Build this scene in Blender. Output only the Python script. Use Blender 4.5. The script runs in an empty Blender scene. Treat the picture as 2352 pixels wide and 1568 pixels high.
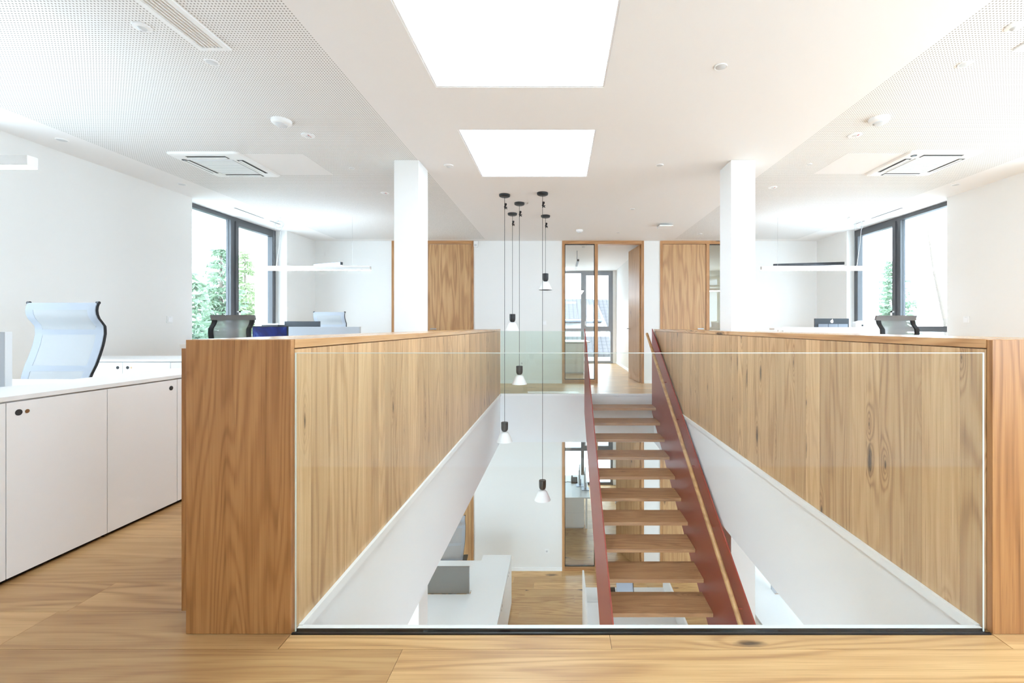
import bpy, math, random
from mathutils import Vector, Matrix
random.seed(7)
S = bpy.context.scene
COL = S.collection
PI = math.pi
# ------------------------------------------------------------------ camera, world, exposure
EYE = 1.1
cam_d = bpy.data.cameras.new('camera'); cam = bpy.data.objects.new('camera', cam_d); COL.objects.link(cam)
cam.location = (0, 0, EYE); cam.rotation_euler = (PI/2, 0, 0)
cam_d.sensor_width = 36; cam_d.lens = 16.0
cam_d.shift_x = (1176-1284)/2352; cam_d.shift_y = -35/2352
cam_d.clip_start = 0.02; cam_d.clip_end = 500
S.camera = cam
world = bpy.data.worlds.new('overcast_sky'); S.world = world; world.use_nodes = True
WB = world.node_tree.nodes['Background']
WB.inputs[0].default_value = (0.775, 0.955, 1.14, 1); WB.inputs[1].default_value = 1.0
SKYLIGHT = .85
UPLIGHT = 3.2
S.view_settings.view_transform = 'Standard'; S.view_settings.look = 'None'
S.view_settings.gamma = 1; S.view_settings.use_curve_mapping = False
S.view_settings.exposure = 3.18
S.cycles.diffuse_bounces = 5; S.cycles.glossy_bounces = 3; S.cycles.max_bounces = 10; S.cycles.transparent_max_bounces = 16
S.cycles.use_light_tree = False
S.cycles.use_adaptive_sampling = True; S.cycles.adaptive_threshold = .05; S.cycles.adaptive_min_samples = 20
S.cycles.use_denoising = True

# ------------------------------------------------------------------ key dimensions (metres)
CEIL = 2.746; LOW = -3.61; SLAB = -0.787
XL, XR = -0.957, 1.547            # stair opening
YF, YB = 1.673, 7.416
WL, WR = -4.70, 4.97              # side walls (room faces)
OL, OR = -5.25, 5.52              # outer faces
BW0, BW1 = 8.775, 8.90            # partition at the back
EXT = 13.5                        # far outer wall
FRONT = -0.30
BAY0, BAY1 = 5.83, 7.86

# ------------------------------------------------------------------ mesh helpers
class MB:
    def __init__(s): s.v = []; s.f = []
    def box(s, x0, x1, y0, y1, z0, z1):
        if x0 > x1: x0, x1 = x1, x0
        if y0 > y1: y0, y1 = y1, y0
        if z0 > z1: z0, z1 = z1, z0
        n = len(s.v)
        s.v += [(x0,y0,z0),(x1,y0,z0),(x1,y1,z0),(x0,y1,z0),(x0,y0,z1),(x1,y0,z1),(x1,y1,z1),(x0,y1,z1)]
        s.f += [tuple(n+i for i in q) for q in ((0,3,2,1),(4,5,6,7),(0,1,5,4),(1,2,6,5),(2,3,7,6),(3,0,4,7))]
        return s
    def prism(s, pts, axis, a0, a1):
        """2-D outline extruded along axis; pts are the two remaining coordinates in xyz order."""
        n = len(s.v); k = len(pts)
        for a in (a0, a1):
            for p, q in pts:
                s.v.append({'x': (a, p, q), 'y': (p, a, q), 'z': (p, q, a)}[axis])
        s.f.append(tuple(range(n+k-1, n-1, -1))); s.f.append(tuple(range(n+k, n+2*k)))
        for i in range(k):
            j = (i+1) % k
            s.f.append((n+i, n+j, n+k+j, n+k+i))
        return s
    def lathe(s, prof, cx=0, cy=0, cz=0, seg=24):
        n = len(s.v); m = len(prof)
        for i in range(seg):
            a = 2*PI*i/seg
            for r, z in prof: s.v.append((cx+r*math.cos(a), cy+r*math.sin(a), cz+z))
        for i in range(seg):
            j = (i+1) % seg
            for k in range(m-1):
                s.f.append((n+i*m+k, n+j*m+k, n+j*m+k+1, n+i*m+k+1))
        s.f.append(tuple(n+i*m for i in range(seg-1, -1, -1)))
        s.f.append(tuple(n+i*m+m-1 for i in range(seg)))
        return s
    def tube(s, pts, r, seg=10, cap=True):
        pts = [Vector(p) for p in pts]; n = len(s.v)
        rr = r if isinstance(r, (list, tuple)) else [r]*len(pts)
        for i, p in enumerate(pts):
            t = (pts[min(i+1, len(pts)-1)]-pts[max(i-1, 0)]).normalized()
            up = Vector((0,0,1)) if abs(t.z) < .9 else Vector((1,0,0))
            a = t.cross(up).normalized(); b = t.cross(a)
            for k in range(seg):
                q = 2*PI*k/seg
                s.v.append(tuple(p+(a*math.cos(q)+b*math.sin(q))*rr[i]))
        for i in range(len(pts)-1):
            for k in range(seg):
                j = (k+1) % seg
                s.f.append((n+i*seg+k, n+i*seg+j, n+(i+1)*seg+j, n+(i+1)*seg+k))
        if cap:
            s.f.append(tuple(n+k for k in range(seg-1, -1, -1)))
            s.f.append(tuple(n+(len(pts)-1)*seg+k for k in range(seg)))
        return s
    def quad(s, a, b, c, d):
        n = len(s.v); s.v += [tuple(a), tuple(b), tuple(c), tuple(d)]; s.f.append((n, n+1, n+2, n+3)); return s

W = {}
def part(name, mb, mat, parent=None, bevel=0, smooth=False, label=None, kind=None):
    vs = [Vector(p) for p in mb.v]
    lo = Vector((min(p.x for p in vs), min(p.y for p in vs), min(p.z for p in vs)))
    hi = Vector((max(p.x for p in vs), max(p.y for p in vs), max(p.z for p in vs)))
    c = (lo+hi)/2
    me = bpy.data.meshes.new(name); me.from_pydata([tuple(p-c) for p in vs], [], mb.f); me.update()
    o = bpy.data.objects.new(name, me); COL.objects.link(o)
    if mat: me.materials.append(mat)
    if smooth:
        me.polygons.foreach_set('use_smooth', [True]*len(me.polygons))
        try: me.set_sharp_from_angle(angle=math.radians(38))
        except Exception: pass
    if parent:
        o.parent = parent; o.location = c-W[parent]
    else: o.location = c
    W[o] = c
    if bevel:
        b = o.modifiers.new('bevel', 'BEVEL'); b.width = bevel; b.segments = 2; b.limit_method = 'ANGLE'
    if label: o['label'] = label
    if kind: o['kind'] = kind
    return o
def thing(name, label, cat, loc=(0,0,0), rz=0, group=None, local=False):
    e = bpy.data.objects.new(name, None); COL.objects.link(e); e.empty_display_size = .1
    e.location = loc; e.rotation_euler = (0, 0, rz)
    e['label'] = label; e['category'] = cat
    if group: e['group'] = group
    W[e] = Vector((0,0,0)) if local else Vector(loc)
    return e
def struct(name, mb, mat, label=None, bevel=0):
    o = part(name, mb, mat, None, bevel); o['kind'] = 'structure'
    if label: o['label'] = label
    return o
def sempty(name, loc, label=None):
    e = bpy.data.objects.new(name, None); COL.objects.link(e); e.location = loc; e['kind'] = 'structure'
    if label: e['label'] = label
    W[e] = Vector(loc); return e
def copy_tree(o, parent=None):
    c = o.copy(); COL.objects.link(c); c.parent = parent
    for ch in list(o.children): copy_tree(ch, c)
    return c
def B(*a): return MB().box(*a)

# ------------------------------------------------------------------ materials
def srgb(r, g, b):
    f = lambda c: (c/255/12.92 if c/255 <= .04045 else ((c/255+.055)/1.055)**2.4)
    return (f(r), f(g), f(b), 1)
def mat(name, col, rough=.5, metal=0, spec=.5, emit=None, coat=0):
    m = bpy.data.materials.new(name); m.use_nodes = True
    p = m.node_tree.nodes['Principled BSDF']
    p.inputs['Base Color'].default_value = col; p.inputs['Roughness'].default_value = rough
    p.inputs['Metallic'].default_value = metal; p.inputs['Specular IOR Level'].default_value = spec
    p.inputs['Coat Weight'].default_value = coat
    if emit:
        p.inputs['Emission Color'].default_value = emit[0]; p.inputs['Emission Strength'].default_value = emit[1]
    return m
class NT:
    def __init__(s, m): s.t = m.node_tree; s.n = s.t.nodes; s.l = s.t.links
    def new(s, typ, **kw):
        n = s.n.new(typ)
        for k, v in kw.items(): setattr(n, k, v)
        return n
    def link(s, a, b): s.l.new(a, b)
    def math(s, op, a, b=None, c=None, clamp=False):
        n = s.new('ShaderNodeMath', operation=op, use_clamp=clamp)
        for i, q in enumerate((a, b, c)):
            if q is None: continue
            if hasattr(q, 'links'): s.link(q, n.inputs[i])
            else: n.inputs[i].default_value = q
        return n.outputs[0]
    def vmath(s, op, a, b):
        n = s.new('ShaderNodeVectorMath', operation=op)
        for i, q in enumerate((a, b)):
            if hasattr(q, 'links'): s.link(q, n.inputs[i])
            else: n.inputs[i].default_value = q
        return n.outputs[0]
    def noise(s, vec, scale, detail=2, rough=.5, dist=0):
        n = s.new('ShaderNodeTexNoise'); s.link(vec, n.inputs['Vector'])
        n.inputs['Scale'].default_value = scale; n.inputs['Detail'].default_value = detail
        n.inputs['Roughness'].default_value = rough; n.inputs['Distortion'].default_value = dist
        return n.outputs['Fac']
    def ramp(s, fac, stops):
        n = s.new('ShaderNodeValToRGB'); s.link(fac, n.inputs[0]); e = n.color_ramp.elements
        while len(e) < len(stops): e.new(.5)
        for k, (p, c) in enumerate(stops): e[k].position = p; e[k].color = c
        return n.outputs[0]
    def mix(s, fac, a, b, mode='MIX'):
        n = s.new('ShaderNodeMix', data_type='RGBA', blend_type=mode)
        for sock, q in ((n.inputs[0], fac), (n.inputs[6], a), (n.inputs[7], b)):
            if hasattr(q, 'links'): s.link(q, sock)
            else: sock.default_value = q
        return n.outputs[2]

def oak(name, axis, light, mid, dark, rough=.42, knots=.5, rings=11, tone=.16, coat=0, planks=None, knot_scale=(4.2, 1.1), ha=1.0):
    """Oak with the grain along a local axis: contour-line figure, fibres, pores and a few knots."""
    m = mat(name, mid, rough, coat=coat); g = NT(m); P = m.node_tree.nodes['Principled BSDF']
    tc = g.new('ShaderNodeTexCoord'); oi = g.new('ShaderNodeObjectInfo')
    sep = g.new('ShaderNodeSeparateXYZ'); g.link(tc.outputs['Object'], sep.inputs[0])
    x, y, z = sep.outputs
    a, b, u = {'x': (y, z, x), 'y': (x, z, y), 'z': (x, y, z)}[axis]
    rnd = oi.outputs['Random']
    if planks:                                  # plank rows in the material, for far surfaces
        pw, pl = planks
        row = g.math('FLOOR', g.math('DIVIDE', a, pw))
        wn = g.new('ShaderNodeTexWhiteNoise', noise_dimensions='1D'); g.link(row, wn.inputs['W'])
        seg = g.math('FLOOR', g.math('DIVIDE', g.math('ADD', u, g.math('MULTIPLY', wn.outputs[0], pl)), pl))
        wn2 = g.new('ShaderNodeTexWhiteNoise', noise_dimensions='2D')
        cv = g.new('ShaderNodeCombineXYZ'); g.link(row, cv.inputs[0]); g.link(seg, cv.inputs[1]); g.link(cv.outputs[0], wn2.inputs['Vector'])
        rnd = wn2.outputs[0]
    off = g.math('MULTIPLY', rnd, 61.0)
    cmb = g.new('ShaderNodeCombineXYZ'); g.link(g.math('ADD', a, off), cmb.inputs[0]); g.link(b, cmb.inputs[1]); g.link(g.math('ADD', u, off), cmb.inputs[2])
    Pv = cmb.outputs[0]
    # knots
    streak0 = g.noise(g.vmath('MULTIPLY', Pv, (60, 60, 20)), 1, 1)
    vk = g.new('ShaderNodeTexVoronoi', feature='F1', voronoi_dimensions='2D'); vk.inputs['Scale'].default_value = 1
    k2 = g.new('ShaderNodeCombineXYZ')
    g.link(g.math('MULTIPLY', g.math('ADD', g.math('ADD', a, b), off), knot_scale[0]), k2.inputs[0])
    g.link(g.math('MULTIPLY', g.math('ADD', u, off), knot_scale[1]), k2.inputs[1])
    g.link(k2.outputs[0], vk.inputs['Vector'])
    ks = g.new('ShaderNodeSeparateColor'); g.link(vk.outputs['Color'], ks.inputs[0])
    active = g.math('LESS_THAN', ks.outputs[0], knots)
    size = g.math('MULTIPLY_ADD', g.math('POWER', ks.outputs[1], 2.0), .12, .016)
    dk = g.math('DIVIDE', vk.outputs['Distance'], size)
    nz = streak0
    dk = g.math('ADD', dk, g.math('MULTIPLY_ADD', nz, 1.1, -.55))
    kmask = g.math('MULTIPLY', g.math('SUBTRACT', 1.45, dk, clamp=True), active, clamp=True)
    halo = g.math('MULTIPLY', g.math('POWER', g.math('SUBTRACT', 1, g.math('DIVIDE', vk.outputs['Distance'], .34), clamp=True), 2.0), active)
    # ring figure
    base = g.noise(g.vmath('MULTIPLY', Pv, (4.4, 4.4, .42)), 1, 2, .45, .2)
    streak = g.noise(g.vmath('MULTIPLY', Pv, (75, 75, 1.3)), 1, 2)
    fld = g.math('ADD', g.math('MULTIPLY_ADD', streak, .02, base), g.math('MULTIPLY', halo, .30*ha))
    ring = g.math('SINE', g.math('MULTIPLY', fld, 6.2832*rings*1.7))
    line = g.math('POWER', g.math('MULTIPLY_ADD', ring, .5, .5), 2.0)
    flat = g.math('MULTIPLY_ADD', g.math('FRACT', g.math('MULTIPLY', rnd, 7.31)), .75, .35)
    line = g.math('MULTIPLY', line, flat)
    broad = g.noise(g.vmath('MULTIPLY', Pv, (22, 22, .6)), 1, 3)
    fib = g.noise(g.vmath('MULTIPLY', Pv, (230, 230, 4)), 1, 2, .6)
    v = g.math('ADD', g.math('MULTIPLY', line, .27), g.math('MULTIPLY', broad, .44))
    v = g.math('ADD', v, g.math('MULTIPLY', fib, .34))
    v = g.math('ADD', v, g.math('MULTIPLY', streak, .30))
    v = g.math('ADD', v, g.math('MULTIPLY', halo, .2*ha))
    v = g.math('SUBTRACT', v, .14)
    c = g.ramp(v, [(.24, light), (.53, mid), (.9, dark)])
    pm = g.math('MULTIPLY', g.math('SUBTRACT', fib, .62, clamp=True), 2.2, clamp=True)
    c = g.mix(pm, c, tuple(q*.5 for q in dark[:3])+(1,))
    tn = g.math('MULTIPLY_ADD', rnd, 2*tone, 1-tone)
    tcol = g.new('ShaderNodeCombineColor')
    g.link(tn, tcol.inputs[0]); g.link(g.math('POWER', tn, 1.12), tcol.inputs[1]); g.link(g.math('POWER', tn, 1.25), tcol.inputs[2])
    c = g.mix(1.0, c, tcol.outputs[0], 'MULTIPLY')
    c = g.mix(g.math('MULTIPLY', kmask, .85, clamp=True), c, (.035, .022, .014, 1))
    if planks:
        fr = g.math('FRACT', g.math('DIVIDE', a, pw))
        seam = g.math('LESS_THAN', fr, .012)
        c = g.mix(g.math('MULTIPLY', seam, .5), c, tuple(q*.4 for q in dark[:3])+(1,))
    g.link(c, P.inputs['Base Color'])
    bp = g.new('ShaderNodeBump'); bp.inputs['Strength'].default_value = .12; bp.inputs['Distance'].default_value = .0015
    g.link(fib, bp.inputs['Height']); g.link(bp.outputs[0], P.inputs['Normal'])
    return m
def plaster(name, col, rough=.85):
    m = mat(name, col, rough, spec=.2); g = NT(m); P = m.node_tree.nodes['Principled BSDF']
    tc = g.new('ShaderNodeTexCoord')
    n = g.noise(tc.outputs['Object'], 140, 3)
    bp = g.new('ShaderNodeBump'); bp.inputs['Strength'].default_value = .08; bp.inputs['Distance'].default_value = .002
    g.link(n, bp.inputs['Height']); g.link(bp.outputs[0], P.inputs['Normal'])
    return m
def glassy(name, tint, ior=1.5):
    m = bpy.data.materials.new(name); m.use_nodes = True; g = NT(m)
    out = m.node_tree.nodes['Material Output']; m.node_tree.nodes.remove(m.node_tree.nodes['Principled BSDF'])
    tr = g.new('ShaderNodeBsdfTransparent'); tr.inputs[0].default_value = tint
    gl = g.new('ShaderNodeBsdfGlossy'); gl.inputs['Roughness'].default_value = .0
    lw = g.new('ShaderNodeLayerWeight'); lw.inputs[0].default_value = .5
    fr = g.math('MULTIPLY_ADD', g.math('POWER', lw.outputs['Facing'], 5.0), .95, .04)
    mx = g.new('ShaderNodeMixShader'); g.link(fr, mx.inputs[0]); g.link(tr.outputs[0], mx.inputs[1]); g.link(gl.outputs[0], mx.inputs[2])
    g.link(mx.outputs[0], out.inputs[0]); return m
def mesh_fabric(name, col, clear):
    m = mat(name, col, .8); g = NT(m); out = m.node_tree.nodes['Material Output']; P = m.node_tree.nodes['Principled BSDF']
    tr = g.new('ShaderNodeBsdfTransparent'); mx = g.new('ShaderNodeMixShader'); mx.inputs[0].default_value = clear
    g.link(P.outputs[0], mx.inputs[1]); g.link(tr.outputs[0], mx.inputs[2]); g.link(mx.outputs[0], out.inputs[0])
    return m

M = {}
OKL, OKM, OKD = srgb(214, 172, 122), srgb(188, 140, 92), srgb(140, 94, 56)
M['plank'] = oak('oak_floor', 'x', srgb(222,183,128), srgb(200,156,104), srgb(160,115,70), .33, .2, 8, .13, knot_scale=(4.6, 1.3), ha=.5)
M['plank_far'] = oak('oak_floor_far', 'x', srgb(222,183,128), srgb(200,156,104), srgb(160,115,70), .33, .2, 12, .14, planks=(.2035, 2.1))
M['oak_board'] = oak('oak_board', 'z', srgb(220,185,140), srgb(197,157,112), srgb(144,106,72), .38, .38, 9, .13, knot_scale=(6.5, 1.7))
M['oak_door'] = oak('oak_door', 'z', srgb(216,176,128), srgb(194,150,104), srgb(158,116,78), .38, .12, 5, .05, knot_scale=(4, 1.2), ha=.5)
M['oak_panel'] = oak('oak_end_panel', 'z', srgb(196,146,94), srgb(172,120,72), srgb(122,78,42), .38, .22, 13, .06, knot_scale=(3.2, .8))
M['oak_cap'] = oak('oak_cap', 'y', srgb(220,178,128), srgb(198,150,102), srgb(150,104,66), .22, .1, 7, .05)
M['oak_frame'] = oak('oak_frame', 'z', srgb(204,156,106), srgb(180,130,84), srgb(140,96,58), .4, .05, 7, .08)
M['oak_frame_x'] = oak('oak_frame_cross', 'x', srgb(204,156,106), srgb(180,130,84), srgb(140,96,58), .4, .05, 7, .08)
M['oak_tread'] = oak('oak_tread', 'x', srgb(206,160,114), srgb(184,136,94), srgb(138,96,62), .42, .3, 9, .06)
M['oak_rail'] = oak('oak_handrail', 'y', srgb(216,172,120), srgb(192,146,96), srgb(150,106,66), .35, 0, 6, .02)
M['white'] = plaster('white_plaster', srgb(240,239,236))
M['ceil'] = plaster('white_ceiling', srgb(242,240,238))
M['fascia'] = plaster('white_fascia', srgb(240,241,243))
M['cream'] = plaster('cream_plaster', srgb(240,228,188))
M['lam'] = mat('white_laminate', srgb(243,243,242), .35)
M['lam_door'] = mat('white_cabinet_door', srgb(248,248,247), .45)
M['trim'] = mat('white_trim', srgb(246,247,248), .3)
M['plastic'] = mat('white_plastic', srgb(244,244,243), .4)
M['plastic_g'] = mat('pale_grey_plastic', srgb(214,216,217), .45)
M['black'] = mat('black_metal', srgb(28,29,32), .42)
M['blackr'] = mat('black_rubber', srgb(22,23,26), .3)
M['dark'] = mat('dark_slot', srgb(52,52,52), .6)
M['bluegrey'] = mat('grey_window_frame', srgb(84,86,89), .4)
M['litgrey'] = mat('lightened_window_frame', srgb(150,154,160), .4)  # copy of the frame grey, lightened to offset the backlight
M['gasket'] = mat('black_gasket', srgb(40,36,34), .5)
M['red'] = mat('red_steel', srgb(150,46,36), .4, spec=.5)
M['steel'] = mat('brushed_steel', srgb(176,176,176), .3, 1)
M['screen_grey'] = mat('grey_felt', srgb(128,127,124), .9)
M['screen_light'] = mat('pale_grey_felt', srgb(196,200,206), .9)
M['shade'] = mat('white_lamp_shade', srgb(250,250,250), .35)
M['mesh_light'] = mesh_fabric('pale_mesh_fabric', srgb(190,192,193), .30)
M['mesh_band'] = mat('pale_blue_mesh_border', srgb(166,171,179), .8)
M['mesh_dark'] = mesh_fabric('grey_mesh_fabric', srgb(170,170,170), .45)
M['band_dark'] = mat('grey_mesh_border', srgb(128,126,126), .8)
M['glass'] = glassy('clear_glass', (.965, .985, .97, 1))
M['glass_tint'] = glassy('green_tinted_glass', (.90, .955, .93, 1))
M['pane'] = glassy('window_glass', (.98, .99, .985, 1))
M['edge'] = mat('polished_glass_edge', srgb(226,236,232), .15)
M['led'] = mat('led_diffuser', (1,1,1,1), .5, emit=((1,1,1,1), 2.2))
M['uplight'] = mat('led_uplight', (1,1,1,1), .5, emit=((.83,.97,1.09,1), UPLIGHT))
M['opal'] = mat('opal_skylight_glazing', (1,1,1,1), .5, emit=((.78,.955,1.13,1), SKYLIGHT))
M['needle'] = mat('spruce_needles', srgb(140,162,136), .8)
M['needle2'] = mat('light_green_needles', srgb(166,180,140), .8)
M['bark'] = mat('grey_bark', srgb(120,108,98), .9)
M['grass'] = mat('pale_paving', srgb(216,218,216), .95)  # paleness raised so the ground bounces light up to the ceiling
M['render_white'] = plaster('house_render', srgb(236,236,232))
M['redmark'] = mat('red_mark', srgb(190,40,50), .5)
M['brass'] = mat('brass_lock', srgb(170,140,110), .35, .8)
M['imac'] = mat('dark_backlit_computer_back', srgb(70,74,80), .4)  # backlit shade of the aluminium computer put into this grey
M['silver'] = mat('silver_aluminium', srgb(150,156,166), .35, .6)
# perforated ceiling board: rows of small round holes
def perf():
    m = plaster('perforated_board', srgb(240,239,237)); g = NT(m); P = m.node_tree.nodes['Principled BSDF']
    ge = g.new('ShaderNodeNewGeometry'); sp = g.new('ShaderNodeSeparateXYZ'); g.link(ge.outputs['Position'], sp.inputs[0])
    q = []
    for k in (0, 1):
        fr = g.math('FRACT', g.math('DIVIDE', g.math('ADD', sp.outputs[k], 40.0), .0182))
        q.append(g.math('POWER', g.math('SUBTRACT', fr, .5), 2.0))
    d = g.math('SQRT', g.math('ADD', q[0], q[1]))
    hole = g.math('LESS_THAN', d, .215)
    c = g.mix(hole, srgb(240,239,237), srgb(140,136,130))
    g.link(c, P.inputs['Base Color']); return m
M['perf'] = perf()
def tiles():
    m = mat('grey_roof_tiles', srgb(90,86,84), .8); g = NT(m); P = m.node_tree.nodes['Principled BSDF']
    tc = g.new('ShaderNodeTexCoord'); sp = g.new('ShaderNodeSeparateXYZ'); g.link(tc.outputs['Object'], sp.inputs[0])
    fy = g.math('FRACT', g.math('DIVIDE', g.math('ADD', sp.outputs[1], 50), .34))
    fx = g.math('FRACT', g.math('DIVIDE', g.math('ADD', sp.outputs[0], 50), .22))
    h = g.math('ADD', g.math('MULTIPLY', fy, -.6), g.math('SINE', g.math('MULTIPLY', fx, PI)))
    dk = g.math('MAXIMUM', g.math('LESS_THAN', fy, .14), g.math('LESS_THAN', fx, .12))
    g.link(g.mix(g.math('MULTIPLY', dk, .6), srgb(84,80,79), srgb(36,36,38)), P.inputs['Base Color'])
    bp = g.new('ShaderNodeBump'); bp.inputs['Strength'].default_value = .5; bp.inputs['Distance'].default_value = .04
    g.link(h, bp.inputs['Height']); g.link(bp.outputs[0], P.inputs['Normal']); return m
M['tiles'] = tiles()
def blue_screen():
    m = mat('lit_blue_screen', srgb(30,40,110), .25); g = NT(m); P = m.node_tree.nodes['Principled BSDF']
    tc = g.new('ShaderNodeTexCoord')
    n = g.noise(tc.outputs['Object'], 4.5, 3, .6, .8)
    c = g.ramp(n, [(.3, srgb(16,22,60)), (.55, srgb(26,38,104)), (.8, srgb(80,110,180))])
    g.link(c, P.inputs['Base Color']); g.link(c, P.inputs['Emission Color']); P.inputs['Emission Strength'].default_value = .035
    return m
M['blue'] = blue_screen()

# ------------------------------------------------------------------ the building shell
# storey slab with the stair opening
sl = MB()
sl.box(OL, OR, FRONT-1.0, YF, SLAB, -.02); sl.box(OL, XL, YF, YB, SLAB, -.02); sl.box(XR, OR, YF, YB, SLAB, -.02)
sl.box(OL, OR, YB, EXT+.4, SLAB, -.02)
floor = struct('floor', sl, M['fascia'])
def plank_run(parent, rows, x0, x1, z, joints, L=2.05, gap=.0012):
    for k, (y0, y1, a0, a1) in enumerate(rows):
        js = joints.get(k)
        if js is None:
            j = random.uniform(0, L); js = []
            q = a0-L+j
            while q < a1:
                if a0+.12 < q < a1-.12: js.append(q)
                q += L
        xs = [a0]+sorted(js)+[a1]
        for i in range(len(xs)-1):
            part('plank', B(xs[i]+gap/2, xs[i+1]-gap/2, y0+gap/2, y1-gap/2, z-.018, z), M['plank'], parent)
PW = .2035
rows = []; jn = {}
for k in range(-6, 0):
    jn_k = len(rows)
    if k == -1: jn[jn_k] = [-2.6, -.533, 1.6]
    rows.append((1.551+PW*k, 1.551+PW*(k+1), WL, WR))
jn[len(rows)] = [.18]; rows.append((1.551, 1.6225, XL, XR))
for k in range(0, 9):
    if k == 0: jn[len(rows)] = [-1.93]
    rows.append((1.551+PW*k, 1.551+PW*(k+1), WL, XL-.002))
for k in range(0, 2):
    rows.append((1.551+PW*k, 1.551+PW*(k+1), XR+.002, WR))
plank_run(floor, rows, WL, WR, 0, jn)
yl = 1.551+PW*9; yr = 1.551+PW*2
far = MB().box(OL, XL-.002, yl, YB, -.018, 0).box(XR+.002, OR, yr, YB, -.018, 0).box(OL, OR, YB, EXT+.1, -.018, 0)
far.box(OL, OR, FRONT-1, 1.551-PW*6, -.018, 0)
part('plank_field', far, M['plank_far'], floor)
# white edge profiles round the opening
part('edge_strip', B(XL-.004, XL+.016, YF, YB, -.035, .004), M['trim'], floor)
part('edge_strip', B(XR-.016, XR+.004, YF, YB, -.035, .004), M['trim'], floor)
part('edge_strip', B(XL, XR, YB-.012, YB+.004, -.03, .003), M['trim'], floor)

lf = struct('floor.001', B(OL, OR, FRONT-1, EXT+.4, LOW-.3, LOW-.02), M['fascia'])
rows = []
y = 8.775-PW*9
while y < 10.9:
    rows.append((y, y+PW, -2.6, 3.2)); y += PW
plank_run(lf, rows, 0, 0, LOW, {})
y0 = 8.775-PW*9
part('plank_field', MB().box(OL, OR, FRONT-1, y0, LOW-.018, LOW).box(OL, -2.602, y0, y, LOW-.018, LOW).box(3.202, OR, y0, y, LOW-.018, LOW).box(OL, OR, y, EXT+.1, LOW-.018, LOW), M['plank_far'], lf)

# ceiling with two skylight openings and two perforated fields
SKX0, SKX1 = -.85, .312
SK = [(1.939, 3.139), (3.814, 5.015)]
CT = CEIL+.28
PL0, PL1, PR0, PR1 = -4.2, -1.40, 2.19, 4.5
PB = 8.6
cl = MB()
ys = [FRONT-1, SK[0][0], SK[0][1], SK[1][0], SK[1][1], EXT+.4]
cl.box(PL1, SKX0, ys[0], ys[-1], CEIL, CT); cl.box(SKX1, PR0, ys[0], ys[-1], CEIL, CT)
for i in (0, 2, 4): cl.box(SKX0, SKX1, ys[i], ys[i+1], CEIL, CT)
cl.box(OL, PL0, ys[0], ys[-1], CEIL, CT); cl.box(PR1, OR, ys[0], ys[-1], CEIL, CT)
cl.box(PL0, PL1, PB, ys[-1], CEIL, CT); cl.box(PR0, PR1, PB, ys[-1], CEIL, CT)
ceiling = struct('ceiling', cl, M['ceil'])
part('perforated_board', B(PL0, PL1, ys[0], PB, CEIL, CEIL+.1), M['perf'], ceiling, label='white perforated ceiling board over the left desks')
part('perforated_board', B(PR0, PR1, ys[0], PB, CEIL, CEIL+.1), M['perf'], ceiling, label='white perforated ceiling board over the right desks')
part('access_panel', B(-3.03, -2.45, 4.355, 4.943, CEIL-.0015, CEIL+.01), M['ceil'], ceiling)
part('access_panel', B(2.745, 3.29, 4.33, 4.914, CEIL-.0015, CEIL+.01), M['ceil'], ceiling)
for sx in (-4.51, 4.77):
    for a, b in ((6.32, 6.95), (7.1, 7.36)):
        part('slot', B(sx-.011, sx+.011, a, b, CEIL-.002, CEIL+.01), M['blackr'], ceiling)
part('roof_deck', B(OL, OR, ys[0], ys[-1], CT+.01, CT+.02), M['white'], ceiling) if False else None

# side walls with the window bays, both storeys
for nm, xo, xi in (('wall_left', OL, WL), ('wall_right', OR, WR)):
    w = MB()
    a0, a1 = FRONT-.35, EXT+.4
    for z0, z1 in ((0, CEIL), (LOW, SLAB)):
        n0, n1 = (1.75, 3.55) if xo < 0 else (.25, 4.35)  # upstairs openings near the camera, added to let more daylight in
        if z0 == 0: w.box(xo, xi, a0, n0, z0, z1); w.box(xo, xi, n1, BAY0, z0, z1)
        else: w.box(xo, xi, a0, BAY0, z0, z1)
        w.box(xo, xi, BAY1, BW1+1.2, z0, z1)
        w.box(xo, xi, EXT-1.0, a1, z0, z1)                 # the far rooms have their own side windows
    w.box(xo, xi, a0, a1, SLAB, -.0) if False else None
    struct(nm, w, M['white'])
# partition at the back: three oak units per storey
U = [(-3.225, -1.646), (.059, 1.637), (1.948, 3.527)]
pw_ = MB()
for z0, z1 in ((0, CEIL), (LOW, SLAB)):
    xs = [OL, U[0][0], U[0][1], U[1][0], U[1][1], U[2][0], U[2][1], OR]
    for i in range(0, 8, 2): pw_.box(xs[i], xs[i+1], BW0, BW1, z0, z1)
struct('wall_back', pw_, M['white'])
rm = MB()
for z0, z1 in ((0, CEIL), (LOW, SLAB)):
    rm.box(1.70, 1.82, BW1, EXT, z0, z1); rm.box(-1.42, -1.30, BW1, EXT, z0, z1)
struct('wall_rooms', rm, M['white'])
ew = MB()
for z0, z1 in ((0, CEIL), (LOW, SLAB)):
    zt = z1
    ew.box(OL, -4.2, EXT, EXT+.4, z0, z1); ew.box(-2.2, -.3, EXT, EXT+.4, z0, z1)
    ew.box(1.60, 2.5, EXT, EXT+.4, z0, z1); ew.box(4.3, OR, EXT, EXT+.4, z0, z1)
struct('wall_far', ew, M['white'])
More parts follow.
